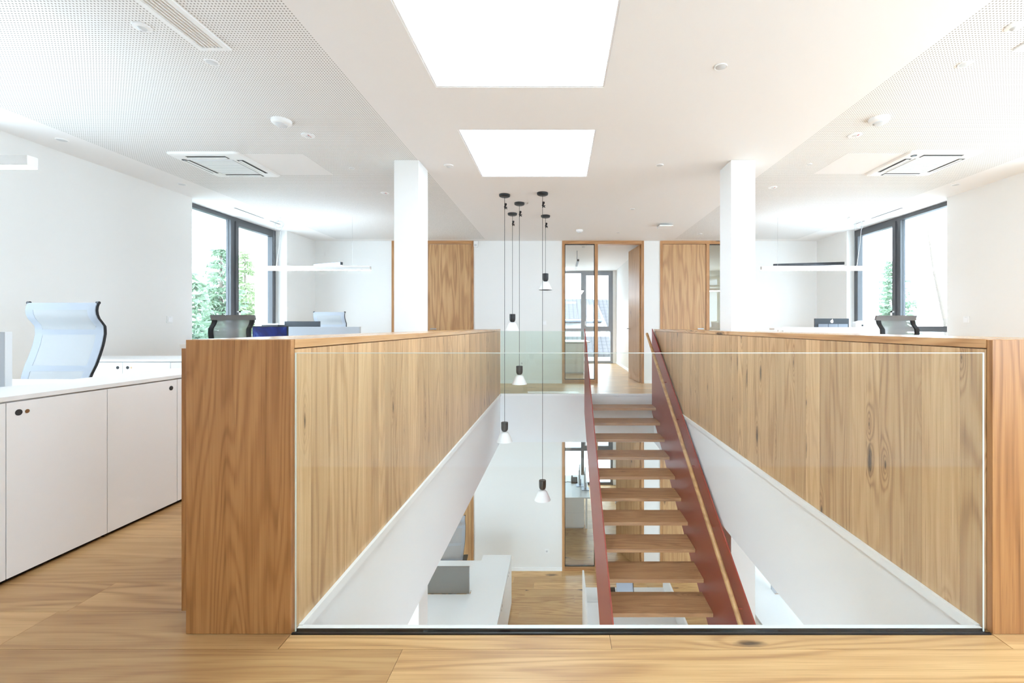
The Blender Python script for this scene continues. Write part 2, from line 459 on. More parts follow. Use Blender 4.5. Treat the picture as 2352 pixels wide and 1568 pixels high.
# wall behind the camera: solid on the left, an unseen opening on the right sized for the light
fw = MB().box(OL, 1.5, FRONT-.35, FRONT, 0, CEIL).box(4.4, OR, FRONT-.35, FRONT, 0, CEIL).box(1.5, 4.4, FRONT-.35, FRONT, 2.4, CEIL).box(1.5, 4.4, FRONT-.35, FRONT, 0, .9)
fw.box(OL, -2.6, FRONT-.35, FRONT, LOW, SLAB).box(3.4, OR, FRONT-.35, FRONT, LOW, SLAB)  # lower storey left open between these to light the fascia
struct('wall_front', fw, M['white'])
struct('baseboard_front', B(WL, WR, FRONT, FRONT+.014, 0, .055), M['trim'])
bb = MB()
for z in (0, LOW):
    bb.box(-1.646, .059, BW0-.014, BW0, z, z+.06); bb.box(1.637, 1.948, BW0-.014, BW0, z, z+.06); bb.box(WL, -3.225, BW0-.014, BW0, z, z+.06); bb.box(3.527, WR, BW0-.014, BW0, z, z+.06)
    bb.box(1.686, 1.70, BW1, EXT, z, z+.06)
struct('baseboard_back', bb, M['trim'])
struct('baseboard_left', B(WL, WL+.014, FRONT, BAY0, 0, .06), M['trim'])
struct('baseboard_right', B(WR-.014, WR, FRONT, BAY0, 0, .06), M['trim'])
cream = struct('wall_meeting', B(4.95, 4.965, BW1+.01, EXT-.01, .0, CEIL-.002), M['cream'])
# columns running through both storeys
for xa, xb, lab in ((-1.633, -1.388, 'white square column behind the left oak parapet'), (1.702, 1.943, 'white square column behind the right oak parapet')):
    c = thing('column', lab, 'column', ((xa+xb)/2, 4.66, LOW))
    part('shaft', B(xa, xb, 4.503, 4.815, 0.001, CEIL-.001), M['white'], c, bevel=.004)
    part('lower_shaft', B(xa, xb, 4.503, 4.815, LOW+.001, SLAB-.001), M['white'], c, bevel=.004)

# ------------------------------------------------------------------ windows
def window(name, plane, side, z0, z1, splits, depth=.075, sash=None, transom=None, fm=None, frame=.055):
    """window in a wall of constant x (side 'x', spans y) or constant y (side 'y', spans x)."""
    a0, a1 = splits[0], splits[-1]
    def bx(p0, p1, s0, s1, q0, q1):
        return B(p0, p1, s0, s1, q0, q1) if side == 'x' else B(s0, s1, p0, p1, q0, q1)
    loc = (plane, (a0+a1)/2, z0) if side == 'x' else ((a0+a1)/2, plane, z0)
    e = sempty(name, loc)
    p0, p1 = plane, plane+depth
    fm = fm or M['bluegrey']; f = frame
    part('frame_head', bx(p0, p1, a0, a1, z1-f, z1), fm, e); part('frame_sill', bx(p0, p1, a0, a1, z0, z0+f), fm, e)
    for k, s in enumerate(splits):
        s0 = s if k == 0 else (s-f if k == len(splits)-1 else s-f/2-.012); s1 = s0+f+(0 if k in (0, len(splits)-1) else .024)
        part('mullion', bx(p0, p1, s0, s1, z0+f, z1-f), fm, e)
    inn = -.018 if (side == 'x' and plane > 0) or side == 'y' else .018
    for k in range(len(splits)-1):
        l = splits[k]+(f if k == 0 else f/2+.012); r = splits[k+1]-(f if k == len(splits)-2 else f/2+.012)
        zb = z0+f
        if transom and k in transom:
            t = transom[k]
            part('transom', bx(p0, p1, l, r, t-f/2-.01, t+f/2+.01), fm, e)
            part('glass_pane', bx(plane+depth*.45, plane+depth*.6, l, r, zb, t-f/2-.01), M['pane'], e)
            zb = t+f/2+.01
        if sash and k in sash:
            sw = .062; q0, q1 = (p0+inn, p1-.01) if inn < 0 else (p0+.01, p1+inn)
            sh = MB()
            for (u0, u1, v0, v1) in ((l, l+sw, zb, z1-f), (r-sw, r, zb, z1-f), (l+sw, r-sw, z1-f-sw, z1-f), (l+sw, r-sw, zb, zb+sw)):
                m2 = bx(q0, q1, u0, u1, v0, v1); n = len(sh.v); sh.v += m2.v; sh.f += [tuple(i+n for i in ff) for ff in m2.f]
            s_ = part('sash', sh, fm, e)
            part('glass_pane', bx(plane+depth*.45, plane+depth*.6, l+sw, r-sw, zb+sw, z1-f-sw), M['pane'], e)
            hy = (l+sw/2) if sash[k] == 'l' else (r-sw/2)
            hp = q0-.045 if inn < 0 else q1+.045
            hq = q0 if inn < 0 else q1
            hz = 1.32 if z0 > -1 else LOW+1.3
            if side == 'y' and z0 > -1: hz = 1.25
            hd = bx(min(hp, hq), max(hp, hq), hy-.011, hy+.011, hz-.011, hz+.011)
            h2 = bx(min(hp, hp+(.014 if inn < 0 else -.014)), max(hp, hp+(.014 if inn < 0 else -.014)), hy-.011, hy+.011, hz-.125, hz+.011)
            n = len(hd.v); hd.v += h2.v; hd.f += [tuple(i+n for i in ff) for ff in h2.f]
            part('handle', hd, M['trim'], s_)
        else:
            part('glass_pane', bx(plane+depth*.45, plane+depth*.6, l, r, zb, z1-f), M['pane'], e)
    return e
MIDW = 6.83
window('window_1', -4.97, 'x', .0, CEIL-.004, [BAY0, MIDW, BAY1], sash={1: 'l'})
window('window_2', 5.10, 'x', .0, CEIL-.004, [BAY0, MIDW+.01, BAY1], sash={1: 'l'}, transom={0: 1.06})
window('window_3', EXT+.03, 'y', .0, CEIL-.002, [-.3, .70, 1.60], sash={1: 'l'}, transom={0: .99, 1: .99}, frame=.07, fm=M['litgrey'])
window('window_4', EXT+.03, 'y', LOW, SLAB-.002, [-.3, .70, 1.60], sash={1: 'l'}, transom={0: LOW+1.05, 1: LOW+1.05}, frame=.07)
window('added_window_left', -4.97, 'x', .0, CEIL-.004, [1.75, 2.65, 3.55])  # unseen window added to light the ceiling from the left
window('added_window_right', 5.10, 'x', .0, CEIL-.004, [.25, 1.62, 2.98, 4.35])  # larger unseen window added to brighten the right side
window('window_5', EXT+.03, 'y', .0, CEIL-.002, [2.5, 3.4, 4.3], transom={0: 1.0, 1: 1.0}, frame=.07, fm=M['litgrey'])

# ------------------------------------------------------------------ oak door units
def door_unit(name, x0, x1, base, top, door_first, leaf_end=None, label=None):
    e = sempty(name, ((x0+x1)/2, BW0, base), label)
    F = .05; ya, yb = BW0-.012, BW1+.004
    zt = min(top, base+CEIL)
    part('jamb', B(x0, x0+F, ya, yb, base, zt), M['oak_frame'], e)
    part('jamb', B(x1-F, x1, ya, yb, base, zt), M['oak_frame'], e)
    part('head', B(x0+F, x1-F, ya, yb, zt-F-.01, zt), M['oak_frame_x'], e)
    mw = .06; sw = .58
    if door_first: m0 = x1-F-sw-mw; d0, d1, s0, s1 = x0+F, m0, m0+mw, x1-F
    else: m0 = x0+F+sw; d0, d1, s0, s1 = m0+mw, x1-F, x0+F, m0
    part('post', B(m0, m0+mw, ya, yb, base, zt-F-.01), M['oak_frame'], e)
    # sidelight
    part('bottom_rail', B(s0, s1, ya, yb, base, base+.07), M['oak_frame_x'], e)
    g0 = .012; zs = zt-F-.01
    gk = MB().box(s0, s0+g0, BW0+.02, BW0+.06, base+.07, zs).box(s1-g0, s1, BW0+.02, BW0+.06, base+.07, zs).box(s0+g0, s1-g0, BW0+.02, BW0+.06, zs-g0, zs).box(s0+g0, s1-g0, BW0+.02, BW0+.06, base+.07, base+.07+g0)
    part('gasket', gk, M['gasket'], e)
    part('glass_pane', B(s0+g0, s1-g0, BW0+.035, BW0+.045, base+.07+g0, zs-g0), M['pane'], e)
    lh = zs-base-.012
    if leaf_end is None:
        lf_ = part('door_leaf', B(d0+.006, d1-.006, BW0+.004, BW0+.05, base+.006, base+.006+lh), M['oak_door'], e)
        hx = d1-.07 if door_first else d0+.07
        W0 = BW0+.004
        hd = MB().box(hx-.01, hx+.01, W0-.05, W0, base+1.04, base+1.06).box(hx-.11 if door_first else hx, hx if door_first else hx+.11, W0-.062, W0-.045, base+1.04, base+1.06)
        part('handle', hd, M['steel'], lf_)
    else:
        hxp, hyp = d1-.02, BW0+.085
        ex, ey = leaf_end; dv = Vector((ex-hxp, ey-hyp, 0)).normalized(); nv = Vector((dv.y, -dv.x, 0)); L = d1-d0-.03
        mb = MB(); pts = []
        for s, t in ((0, 0), (L, 0), (L, .046), (0, .046)):
            p = Vector((hxp, hyp, 0))+dv*s-nv*t*(-1 if nv.x < 0 else 1)*-1
            pts.append((p.x, p.y))
        mb.prism(pts, 'z', base+.006, base+.006+lh)
        lf_ = part('door_leaf', mb, M['oak_door'], e)
        hp = Vector((hxp, hyp, 0))+dv*(L-.07)
        nn = Vector((-1, 0, 0)) if True else nv
        hd = MB().tube([(hp.x, hp.y, base+1.05), (hp.x-.055, hp.y, base+1.05), (hp.x-.06, hp.y-.11, base+1.05)], .009, 8)
        part('handle', hd, M['steel'], lf_)
        for zz in (.3, 1.2, 2.3):
            part('hinge', MB().tube([(d1-.004, BW1+.012, base+zz), (d1-.004, BW1+.012, base+zz+.1)], .009, 8), M['gasket'], e)
    return e
door_unit('door_1', *U[0], 0, CEIL, False)
door_unit('door_2', *U[1], 0, CEIL, False, leaf_end=(1.47, 9.72))
door_unit('door_3', *U[2], 0, CEIL, True)
door_unit('door_4', *U[0], LOW, SLAB, False)
door_unit('door_5', *U[1], LOW, SLAB, False, leaf_end=(1.18, 9.62))
door_unit('door_6', *U[2], LOW, SLAB, True)

# ------------------------------------------------------------------ skylights
for k, (a, b) in enumerate(SK):
    t = thing('skylight', ['large white skylight opening nearest the top of the picture', 'smaller looking white skylight in front of the pendant lamps'][k], 'skylight', ((SKX0+SKX1)/2, (a+b)/2, CEIL))
    part('glazing', B(SKX0+.012, SKX1-.012, a+.012, b-.012, CEIL+.045, CEIL+.06), M['opal'], t)
    fr = MB().box(SKX0+.001, SKX0+.012, a, b, CEIL+.003, CEIL+.1).box(SKX1-.012, SKX1-.001, a, b, CEIL+.003, CEIL+.1).box(SKX0+.012, SKX1-.012, a+.001, a+.012, CEIL+.003, CEIL+.1).box(SKX0+.012, SKX1-.012, b-.012, b-.001, CEIL+.003, CEIL+.1)
    part('frame', fr, M['trim'], t)

# ------------------------------------------------------------------ oak parapets
TOP = 1.053; PY0 = 1.624
def parapet(side):
    s = -1 if side == 'l' else 1
    xi = XL if s < 0 else XR; xo = xi+s*.375
    lab = 'oak clad parapet along the left edge of the stairwell' if s < 0 else 'oak clad parapet along the right edge of the stairwell'
    t = thing('oak_parapet', lab, 'parapet', ((xi+xo)/2, (PY0+YB)/2, 0))
    segs = [(PY0+.024, YB-.004, xo)] if s < 0 else [(PY0+.024, 4.495, xo), (4.495, 4.823, 1.695), (4.823, YB-.004, xo)]   # the right one is notched round the column
    for a, b, x_ in segs: part('core', B(xi+s*.022, x_-s*.012, a, b, .002, TOP-.034), M['oak_panel'], t)
    part('end_panel', B(xi+s*.0, xo, PY0, PY0+.022, .002, TOP-.0015), M['oak_panel'], t, bevel=.0015, label='oak end panel with a cathedral grain')
    y = PY0+.0235; rs = random.Random(3 if s < 0 else 8)
    while y < YB-.01:
        w = rs.uniform(.085, .19)
        if YB-y-w < .07: w = YB-y
        part('board', B(xi, xi+s*.02, y+.0004, y+w-.0004, .002, TOP-.036), M['oak_board'], t)
        y += w
    for a, b, x_ in segs: part('cap', B(xi-s*.003, x_-s*.002, a-.0015 if a < 2 else a, b, TOP-.032, TOP), M['oak_cap'], t, bevel=.0 if s > 0 else .002)
    for a, b in ((1.688, 4.49), (4.83, YB-.05)):
        part('outer_panel', B(xo+s*.001, xo+s*.068, a, b, .045, 1.018), M['oak_panel'], t)
        part('outer_ledge', B(xo+s*.001, xo+s*.072, a-.004 if a < 2 else a, b, 1.018, 1.034), M['lam'], t)
    return t
parapet('l'); parapet('r')

# ------------------------------------------------------------------ glass balustrades
t = thing('glass_balustrade', 'wide clear glass balustrade across the front of the stairwell', 'balustrade', (.29, 1.64, 0))
GX0, GX1 = XL+.010, XR-.022
part('glass_pane', B(GX0+.004, GX1-.004, 1.632, 1.648, .002, 1.003), M['glass'], t)
part('top_edge', B(GX0, GX1, 1.632, 1.6335, 1.003, 1.0055), M['edge'], t)
part('side_edge', B(GX0, GX0+.004, 1.632, 1.635, .006, 1.003), M['edge'], t)
part('side_edge', B(GX1-.004, GX1, 1.632, 1.635, .006, 1.003), M['edge'], t)
part('rubber_seal', B(XL+.002, XR-.004, 1.6235, 1.6315, -.012, .0045), M['blackr'], t)
part('rubber_seal', B(XL+.002, XR-.004, 1.6485, 1.654, -.012, .003), M['blackr'], t)
part('channel', B(XL+.002, XR-.004, 1.6545, 1.676, -.03, .001), M['trim'], t)
t = thing('glass_balustrade', 'green tinted glass balustrade on the far landing beside the stairs', 'balustrade', (-.27, YB+.015, 0))
part('glass_pane', B(XL+.004, .40, YB+.008, YB+.024, .002, 1.02), M['glass_tint'], t)
part('top_edge', B(XL+.004, .40, YB+.008, YB+.024, 1.0202, 1.0225), M['edge'], t)
part('channel', B(XL+.004, .40, YB+.002, YB+.03, -.01, .0018), M['blackr'], t)

# ------------------------------------------------------------------ staircase
RI, GO = .1705, .2926
D1 = 7.084; SL = RI/GO
st = thing('staircase', 'red steel staircase with oak treads descending to the floor below', 'staircase', (.965, 5.2, LOW))
SX0, SX1 = .412, 1.509
NT_ = 20
dend = D1-GO*(NT_-1)-.02
def top_z(d): return .294+SL*(d-6.081)
def bot_z(d): return -.463+SL*(d-7.114)
for x0, x1 in ((SX0, SX0+.012), (SX1, SX1+.012)):
    d0 = dend-.12
    pts = [(7.396, bot_z(7.396)), (7.396, top_z(7.396)), (d0, max(top_z(d0), LOW+1)), (d0, LOW+.002)]
    db = 7.114+(LOW+.002+.463)/SL
    pts.append((max(db, d0+.01), LOW+.002))
    part('stringer', MB().prism(pts[::-1], 'x', x0, x1), M['red'], st, bevel=.001)
tread0 = None
for k in range(1, NT_+1):
    d = D1-GO*(k-1); z = -RI*k
    part('tread', B(SX0+.0125, SX1-.0005, d, min(d+.36, 7.410), z-.04, z), M['oak_tread'], st, bevel=.002)
hr = MB(); rx = 1.44; za = .975; da = 7.45; db_ = 1.75
hr.tube([(rx, da, za), (rx, db_, za-SL*(da-db_))], .022, 16)
rail = part('handrail', hr, M['oak_rail'], st, smooth=True)
for k in range(9):
    d = 7.05-k*.66; z = za-SL*(da-d)
    part('rail_bracket', MB().tube([(rx, d, z-.02), (rx, d, z-.045), (SX1, d, z-.045)], .006, 8), M['red'], rail, smooth=True)

# ------------------------------------------------------------------ pendant lamps over the stairwell
PEND = [(-.681, 5.695, -.099, 'hanging beside the left white fascia'), (-.529, 6.078, .571, 'hanging level with the far landing floor'),
        (-.68, 6.641, 1.278, 'hanging at the top of the landing glass'), (-.204, 5.621, -.799, 'hanging lowest of the five'),
        (-.201, 6.772, 1.884, 'hanging highest of the five')]
for i, (x, d, zt, wh) in enumerate(PEND):
    t = thing('pendant_lamp', 'black and white cone pendant lamp '+wh, 'pendant lamp', (x, d, CEIL), group='pendant lamps over the stairwell')
    part('canopy', MB().lathe([(.05, -.032), (.066, -.024), (.069, -.012), (.069, 0)], x, d, CEIL, 32), M['black'], t, smooth=True)
    cb = part('cord', MB().tube([(x, d, CEIL-.03), (x, d, zt)], .0032, 6), M['black'], t)
    rk = random.Random(i+20); pts = []
    for k in range(26):
        a = k*1.35; r = .012+.006*math.sin(k*.9)
        pts.append((x+.012+r*math.cos(a)+.005*math.sin(k), d+r*math.sin(a), CEIL-.115-.055*(.5-.5*math.cos(PI*k/12.5))+.012*math.sin(k*2.1)))
    part('cable_knot', MB().tube(pts, .0055, 6), M['black'], cb, smooth=True)
    part('socket_cap', MB().lathe([(.016, -.118), (.034, -.108), (.042, -.088), (.0435, -.06), (.0435, -.004), (.04, 0), (.006, .001)], x, d, zt, 32), M['black'], t, smooth=True)
    part('shade', MB().lathe([(.100, -.245), (.101, -.243), (.058, -.145), (.045, -.128), (.02, -.118), (.018, -.121), (.043, -.132), (.055, -.148), (.098, -.245)], x, d, zt, 40), M['shade'], t, smooth=True)

# ------------------------------------------------------------------ linear office lamps
def bar_lamp(label, x0, x1, d, z, rose_x, hang_x, bar=None):
    t = thing('linear_pendant_lamp', label, 'pendant lamp', ((x0+x1)/2, d, z-.035), group='linear office lamps')
    h = .03; w = .026
    part('housing', B(x0, x1, d-w, d+w, z-h+.006, z+h), M['plastic'], t, bevel=.002)
    part('diffuser', B(x0+.003, x1-.003, d-w+.002, d+w-.002, z-h, z-h+.0055), M['led'], t)
    part('uplight', B(x0+.02, x1-.02, d-w+.006, d+w-.006, z+h+.0003, z+h+.0015), M['uplight'], t)
    part('rose', B(rose_x-.09, rose_x+.09, d-.03, d+.03, CEIL-.025, CEIL-.001), M['plastic'], t, bevel=.002)
    pts = [(rose_x+.05, d, CEIL-.025), (rose_x+.07, d, CEIL-.06)]
    for k in range(40):
        a = -k*2*PI/13; pts.append((rose_x+.05+.055*math.cos(a)+.001*k, d-.004+.0004*k, CEIL-.11+.055*math.sin(a)))
    pts += [(rose_x+.10, d, CEIL-.2), (rose_x+.085, d, (CEIL+z)/2), (rose_x+.05, d, z+.15), (rose_x+.035, d, z+h)]
    part('cable', MB().tube(pts, .0035, 6), M['plastic_g'], t, smooth=True)
    part('suspension_wire', MB().tube([(hang_x, d, CEIL), (hang_x, d, z+h)], .0012, 5), M['steel'], t)
    part('suspension_wire', MB().tube([(rose_x, d, CEIL-.02), (rose_x, d, z+h)], .0012, 5), M['steel'], t)
    if bar:
        (ax, ad), (bx_, bd), m = bar
        v = Vector((bx_-ax, bd-ad, 0)).normalized(); n = Vector((-v.y, v.x, 0))*.02
        pl = [(ax-n.x, ad-n.y), (bx_-n.x, bd-n.y), (bx_+n.x, bd+n.y), (ax+n.x, ad+n.y)]
        u = part('uplight_bar', MB().prism(pl, 'z', z+h+.016, z+h+.062), m, t, bevel=.002, label='short bar lying over the lamp')
        q0 = Vector((bx_, bd, 0)); q1 = q0+v*.006
        part('end_cap', MB().prism([(q0.x-n.x, q0.y-n.y), (q1.x-n.x, q1.y-n.y), (q1.x+n.x, q1.y+n.y), (q0.x+n.x, q0.y+n.y)], 'z', z+h+.016, z+h+.062), M['black'], u)
bar_lamp('white linear pendant lamp near the left window', -4.50, -2.845, 6.87, 1.972, -4.30, -3.12, ((-3.80, 7.08), (-3.27, 6.84), M['silver']))
bar_lamp('white linear pendant lamp in front of the right window', 3.05, 4.68, 6.87, 1.972, 4.46, 3.30, ((3.32, 7.05), (4.27, 6.83), M['black']))
bar_lamp('white linear pendant lamp cut off by the left picture edge', -4.50, -2.81, 2.43, 1.975, -4.30, -3.12)
bar_lamp('white linear pendant lamp added out of view to light the right side', 2.85, 4.54, 2.43, 1.975, 4.34, 3.16)  # unseen lamp, added for the light it throws on the ceiling
t = thing('panel_lamp', 'flat white pendant lamp seen through the glass sidelight in the back room', 'pendant lamp', (.42, 11.2, 1.94))
part('housing', B(.25, .58, 10.6, 11.8, 1.93, 1.945), M['dark'], t)
part('diffuser', B(.255, .575, 10.605, 11.795, 1.924, 1.93), M['led'], t)
for yy in (10.8, 11.6):
    part('suspension_wire', MB().tube([(.415, yy, 1.94), (.415, yy, CEIL)], .0014, 5), M['steel'], t)
t = thing('ceiling_bar', 'short grey bar with a black end on the back room ceiling', 'ceiling bar', (.395, 9.9, 2.46))
part('bar', B(.375, .415, 9.45, 10.3, 2.45, 2.49), M['silver'], t)
part('end_cap', B(.374, .416, 9.443, 9.45, 2.449, 2.491), M['black'], t)
part('stem', MB().tube([(.395, 9.9, 2.49), (.395, 9.9, CEIL)], .006, 8), M['silver'], t)

# ------------------------------------------------------------------ ceiling devices
def rsq(x0, x1, y0, y1, r, n=6):
    pts = []
    for cx, cy, a0 in ((x1-r, y1-r, 0), (x0+r, y1-r, PI/2), (x0+r, y0+r, PI), (x1-r, y0+r, 1.5*PI)):
        for k in range(n+1):
            a = a0+PI/2*k/n; pts.append((cx+r*math.cos(a), cy+r*math.sin(a)))
    return pts
def cassette(cx, cy, label, badge):
    t = thing('air_conditioning_cassette', label, 'air conditioner', (cx, cy, CEIL), group='ceiling air conditioning cassettes')
    h = .348; z = CEIL
    mb = MB(); n0 = 0
    lv = [(h, z), (h, z-.006), (h-.012, z-.018), (h-.04, z-.024)]
    for r, zz in lv: mb.v += [(x, y, zz) for x, y in rsq(cx-r, cx+r, cy-r, cy+r, max(.05-(h-r)*.3, .02))]
    k = len(mb.v)//4
    for i in range(3):
        for j in range(k):
            q = (j+1) % k; mb.f.append((i*k+j, i*k+q, (i+1)*k+q, (i+1)*k+j))
    mb.f.append(tuple(3*k+j for j in range(k-1, -1, -1))); mb.f.append(tuple(range(k)))
    p = part('panel', mb, M['plastic'], t)
    g = part('grille', B(cx-.2, cx+.2, cy-.2, cy+.2, z-.029, z-.024), M['plastic_g'], t, bevel=.002)
    for k in range(16):
        yy = cy-.19+k*.0253
        part('louvre', B(cx-.19, cx+.19, yy-.004, yy+.004, z-.031, z-.0285), M['plastic'], g)
    for sx, sy in ((1, 0), (-1, 0), (0, 1), (0, -1)):
        def rb(u0, u1, v0, v1, z0, z1):
            if sx: return B(cx+sx*u0, cx+sx*u1, cy+v0, cy+v1, z0, z1)
            return B(cx+v0, cx+v1, cy+sy*u0, cy+sy*u1, z0, z1)
        s = part('air_outlet', rb(.228, .292, -.19, .19, z-.0255, z-.022), M['dark'], t)
        part('flap', rb(.243, .27, -.18, .18, z-.031, z-.027), M['plastic'], s)
    bx_, by = badge
    part('badge', MB().lathe([(.026, -.0268), (.026, -.022)], cx+bx_, cy+by, z, 24), M['black'], t, smooth=True)
    part('badge_logo', MB().lathe([(.013, -.028), (.013, -.0265)], cx+bx_, cy+by, z, 16), M['silver'], t, smooth=True)
cassette(-3.378, 4.635, 'white square air conditioning cassette in the left perforated ceiling', (-.275, -.19))
cassette(3.645, 4.60, 'white square air conditioning cassette in the right perforated ceiling', (-.27, -.27))
def slot_grille(x0, x1, y0, y1, label):
    t = thing('slot_grille', label, 'air vent', ((x0+x1)/2, (y0+y1)/2, CEIL))
    z = CEIL; f = .03
    fr = MB().box(x0, x0+f, y0, y1, z-.012, z).box(x1-f, x1, y0, y1, z-.012, z).box(x0+f, x1-f, y0, y0+f, z-.012, z).box(x0+f, x1-f, y1-f, y1, z-.012, z)
    part('frame', fr, M['plastic'], t, bevel=.002)
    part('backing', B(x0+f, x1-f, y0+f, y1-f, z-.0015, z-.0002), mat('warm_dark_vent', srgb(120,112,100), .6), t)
    n = 6; w = (x1-x0-2*f)/n
    for k in range(n):
        xa = x0+f+k*w
        mb = MB().prism([(xa+.002, z-.011), (xa+.006, z-.011), (xa+w*.62, z-.002), (xa+w*.62-.005, z-.002)], 'y', y0+f, y1-f)
        part('slat', mb, M['plastic'], t)
slot_grille(-2.13, -1.945, 1.5, 2.705, 'long white slotted air vent at the top of the left ceiling')
slot_grille(2.70, 2.885, 1.5, 2.71, 'slotted air vent at the right picture edge')
def disc(name, x, y, r, label, kind, cat='ceiling sensor'):
    t = thing(name, label, cat, (x, y, CEIL), group='small ceiling devices')
    z = CEIL
    if kind == 'flat':
        part('rim', MB().lathe([(r*.8, -.004), (r*.95, -.006), (r, -.002), (r, 0)], x, y, z, 28), M['plastic'], t, smooth=True)
        part('cover', MB().lathe([(r*.74, -.0055), (r*.78, -.0045), (r*.78, -.003)], x, y, z, 28), M['plastic_g'], t, smooth=True)
    elif kind == 'sensor':
        part('rim', MB().lathe([(r*.7, -.012), (r*.95, -.008), (r, -.003), (r, 0)], x, y, z, 28), M['plastic'], t, smooth=True)
        part('lens', MB().lathe([(r*.1, -.024), (r*.34, -.021), (r*.5, -.0135), (r*.52, -.011)], x, y, z, 28), M['plastic_g'], t, smooth=True)
    elif kind == 'dome':
        part('base', MB().lathe([(r*.6, -.034), (r*.86, -.03), (r*.98, -.02), (r, -.006), (r, 0)], x, y, z, 36), M['plastic'], t, smooth=True)
        part('lens', MB().lathe([(r*.2, -.052), (r*.45, -.049), (r*.58, -.042), (r*.6, -.033)], x, y, z, 36), M['plastic_g'], t, smooth=True)
    elif kind == 'red':
        part('rim', MB().lathe([(r*.7, -.009), (r*.95, -.007), (r, -.002), (r, 0)], x, y, z, 28), M['plastic'], t, smooth=True)
        part('button', MB().lathe([(r*.3, -.012), (r*.36, -.009)], x, y, z, 20), M['plastic_g'], t, smooth=True)
        sx = -1 if x > 0 else 1
        part('red_mark', B(x+.012, x+.019, y-r*.6, y+r*.35, z-.0105, z-.0088), M['redmark'], t)
    return t
DISCS = [
 ('motion_sensor', -2.29, 2.50, .044, 'round white motion sensor with a lens left of the left slotted vent', 'sensor'),
 ('ceiling_speaker', -2.164, 2.838, .04, 'plain white round disc beyond the end of the left slotted vent', 'flat'),
 ('smoke_detector', -2.22, 3.64, .074, 'domed white detector in the left perforated ceiling', 'dome'),
 ('alarm_sounder', -2.165, 3.927, .056, 'white disc with a red mark beside the domed left detector', 'red'),
 ('ceiling_speaker', -2.158, 4.738, .028, 'small white disc right of the left blank ceiling panel', 'flat'),
 ('alarm_sounder', -2.15, 5.62, .05, 'white disc with a red mark just left of the left column', 'red'),
 ('downlight', -4.39, 4.02, .045, 'white round cover high above the big pale mesh chair', 'flat'),
 ('downlight', -4.37, 5.276, .045, 'white round cover in the plain strip before the left window', 'flat'),
 ('ceiling_speaker', -1.13, 4.66, .05, 'white round cover right of the left column top', 'sensor'),
 ('downlight', 1.025, 2.886, .04, 'white round cover right of the large skylight', 'flat'),
 ('downlight', 1.028, 4.65, .04, 'white round cover right of the smaller skylight', 'flat'),
 ('downlight', 1.03, 6.39, .035, 'tiny white cover in the ceiling before the far doorway', 'flat'),
 ('smoke_detector', .35, 7.78, .06, 'white detector on the ceiling above the glass sidelight', 'dome'),
 ('downlight', 1.04, 8.0, .035, 'tiny white cover above the open doorway', 'flat'),
 ('downlight', 2.51, 8.11, .045, 'tiny white cover above the closed right oak door', 'flat'),
 ('motion_sensor', 2.5, 2.496, .044, 'round white motion sensor in the upper right corner', 'sensor'),
 ('ceiling_speaker', 2.55, 2.857, .04, 'plain white round disc below the upper right motion sensor', 'flat'),
 ('smoke_detector', 2.54, 3.61, .074, 'domed white detector in the right perforated ceiling', 'dome'),
 ('alarm_sounder', 2.546, 3.918, .056, 'white disc with a red mark beside the domed right detector', 'red'),
 ('ceiling_speaker', 2.54, 4.624, .028, 'small white disc left of the right blank ceiling panel', 'flat'),
 ('alarm_sounder', 2.53, 5.39, .05, 'white disc with a red mark right of the right column', 'red'),
 ('downlight', 4.61, 5.29, .045, 'white round cover in the plain strip before the right window', 'flat'),
 ('smoke_detector', .50, 9.25, .06, 'white detector seen through the sidelight in the back room', 'dome'),
]
for a in DISCS: disc(*a)
t = thing('access_point', 'square white wireless access point on the ceiling near the right oak door', 'access point', (1.71, 7.35, CEIL))
part('mount', B(1.66, 1.76, 7.38, 7.48, CEIL-.03, CEIL), M['plastic'], t)
part('body', B(1.60, 1.82, 7.24, 7.46, CEIL-.055, CEIL-.03), M['plastic'], t, bevel=.006)
part('red_light', B(1.80, 1.806, 7.24, 7.25, CEIL-.057, CEIL-.0545), M['redmark'], t)
t = thing('wall_sensor', 'small white box on the wall at the top right of the left oak door', 'wall sensor', (-1.6, BW0-.02, 2.62))
part('case', B(-1.64, -1.565, BW0-.045, BW0-.001, 2.62, 2.735), M['plastic'], t, bevel=.006)
part('lens', B(-1.625, -1.58, BW0-.049, BW0-.0445, 2.635, 2.675), M['plastic_g'], t)

# ------------------------------------------------------------------ switches and sockets
def wallplate(label, kind, p, n):
    """p: centre on the wall; n: wall normal axis ('-y','+x','-x')."""
    t = thing('light_switch' if kind == 's' else 'power_socket', label, 'switch' if kind == 's' else 'socket', p)
    x, y, z = p; s = .041
    def bx(u0, u1, v0, v1, t0, t1):
        if n == '-y': return B(x+u0, x+u1, y-t1, y-t0, z+v0, z+v1)
        if n == '+x': return B(x+t0, x+t1, y+u0, y+u1, z+v0, z+v1)
        return B(x-t1, x-t0, y+u0, y+u1, z+v0, z+v1)
    part('plate', bx(-s, s, -s, s, .0005, .009), M['plastic'], t, bevel=.002)
    if kind == 's':
        part('rocker', bx(-.028, .028, -.028, .028, .009, .0125), M['trim'], t, bevel=.002)
        part('indicator', bx(-.012, .012, .0285, .032, .009, .0098), M['plastic_g'], t)
    else:
        part('recess', MB().lathe([(.02, 0), (.02, .001)], 0, 0, 0, 20) if False else bx(-.019, .019, -.019, .019, .009, .0096), M['plastic_g'], t)
        part('pin_hole', bx(-.012, -.007, -.003, .003, .0096, .0101), M['dark'], t); part('pin_hole', bx(.007, .012, -.003, .003, .0096, .0101), M['dark'], t)
wallplate('white light switch on the left wall before the left window', 's', (WL, 5.49, 1.18), '+x')
wallplate('white light switch on the right wall beside the right window', 's', (WR, 5.55, 1.18), '-x')
wallplate('white light switch on the far wall beside the highest pendant cord', 's', (-.285, BW0, 1.165), '-y')
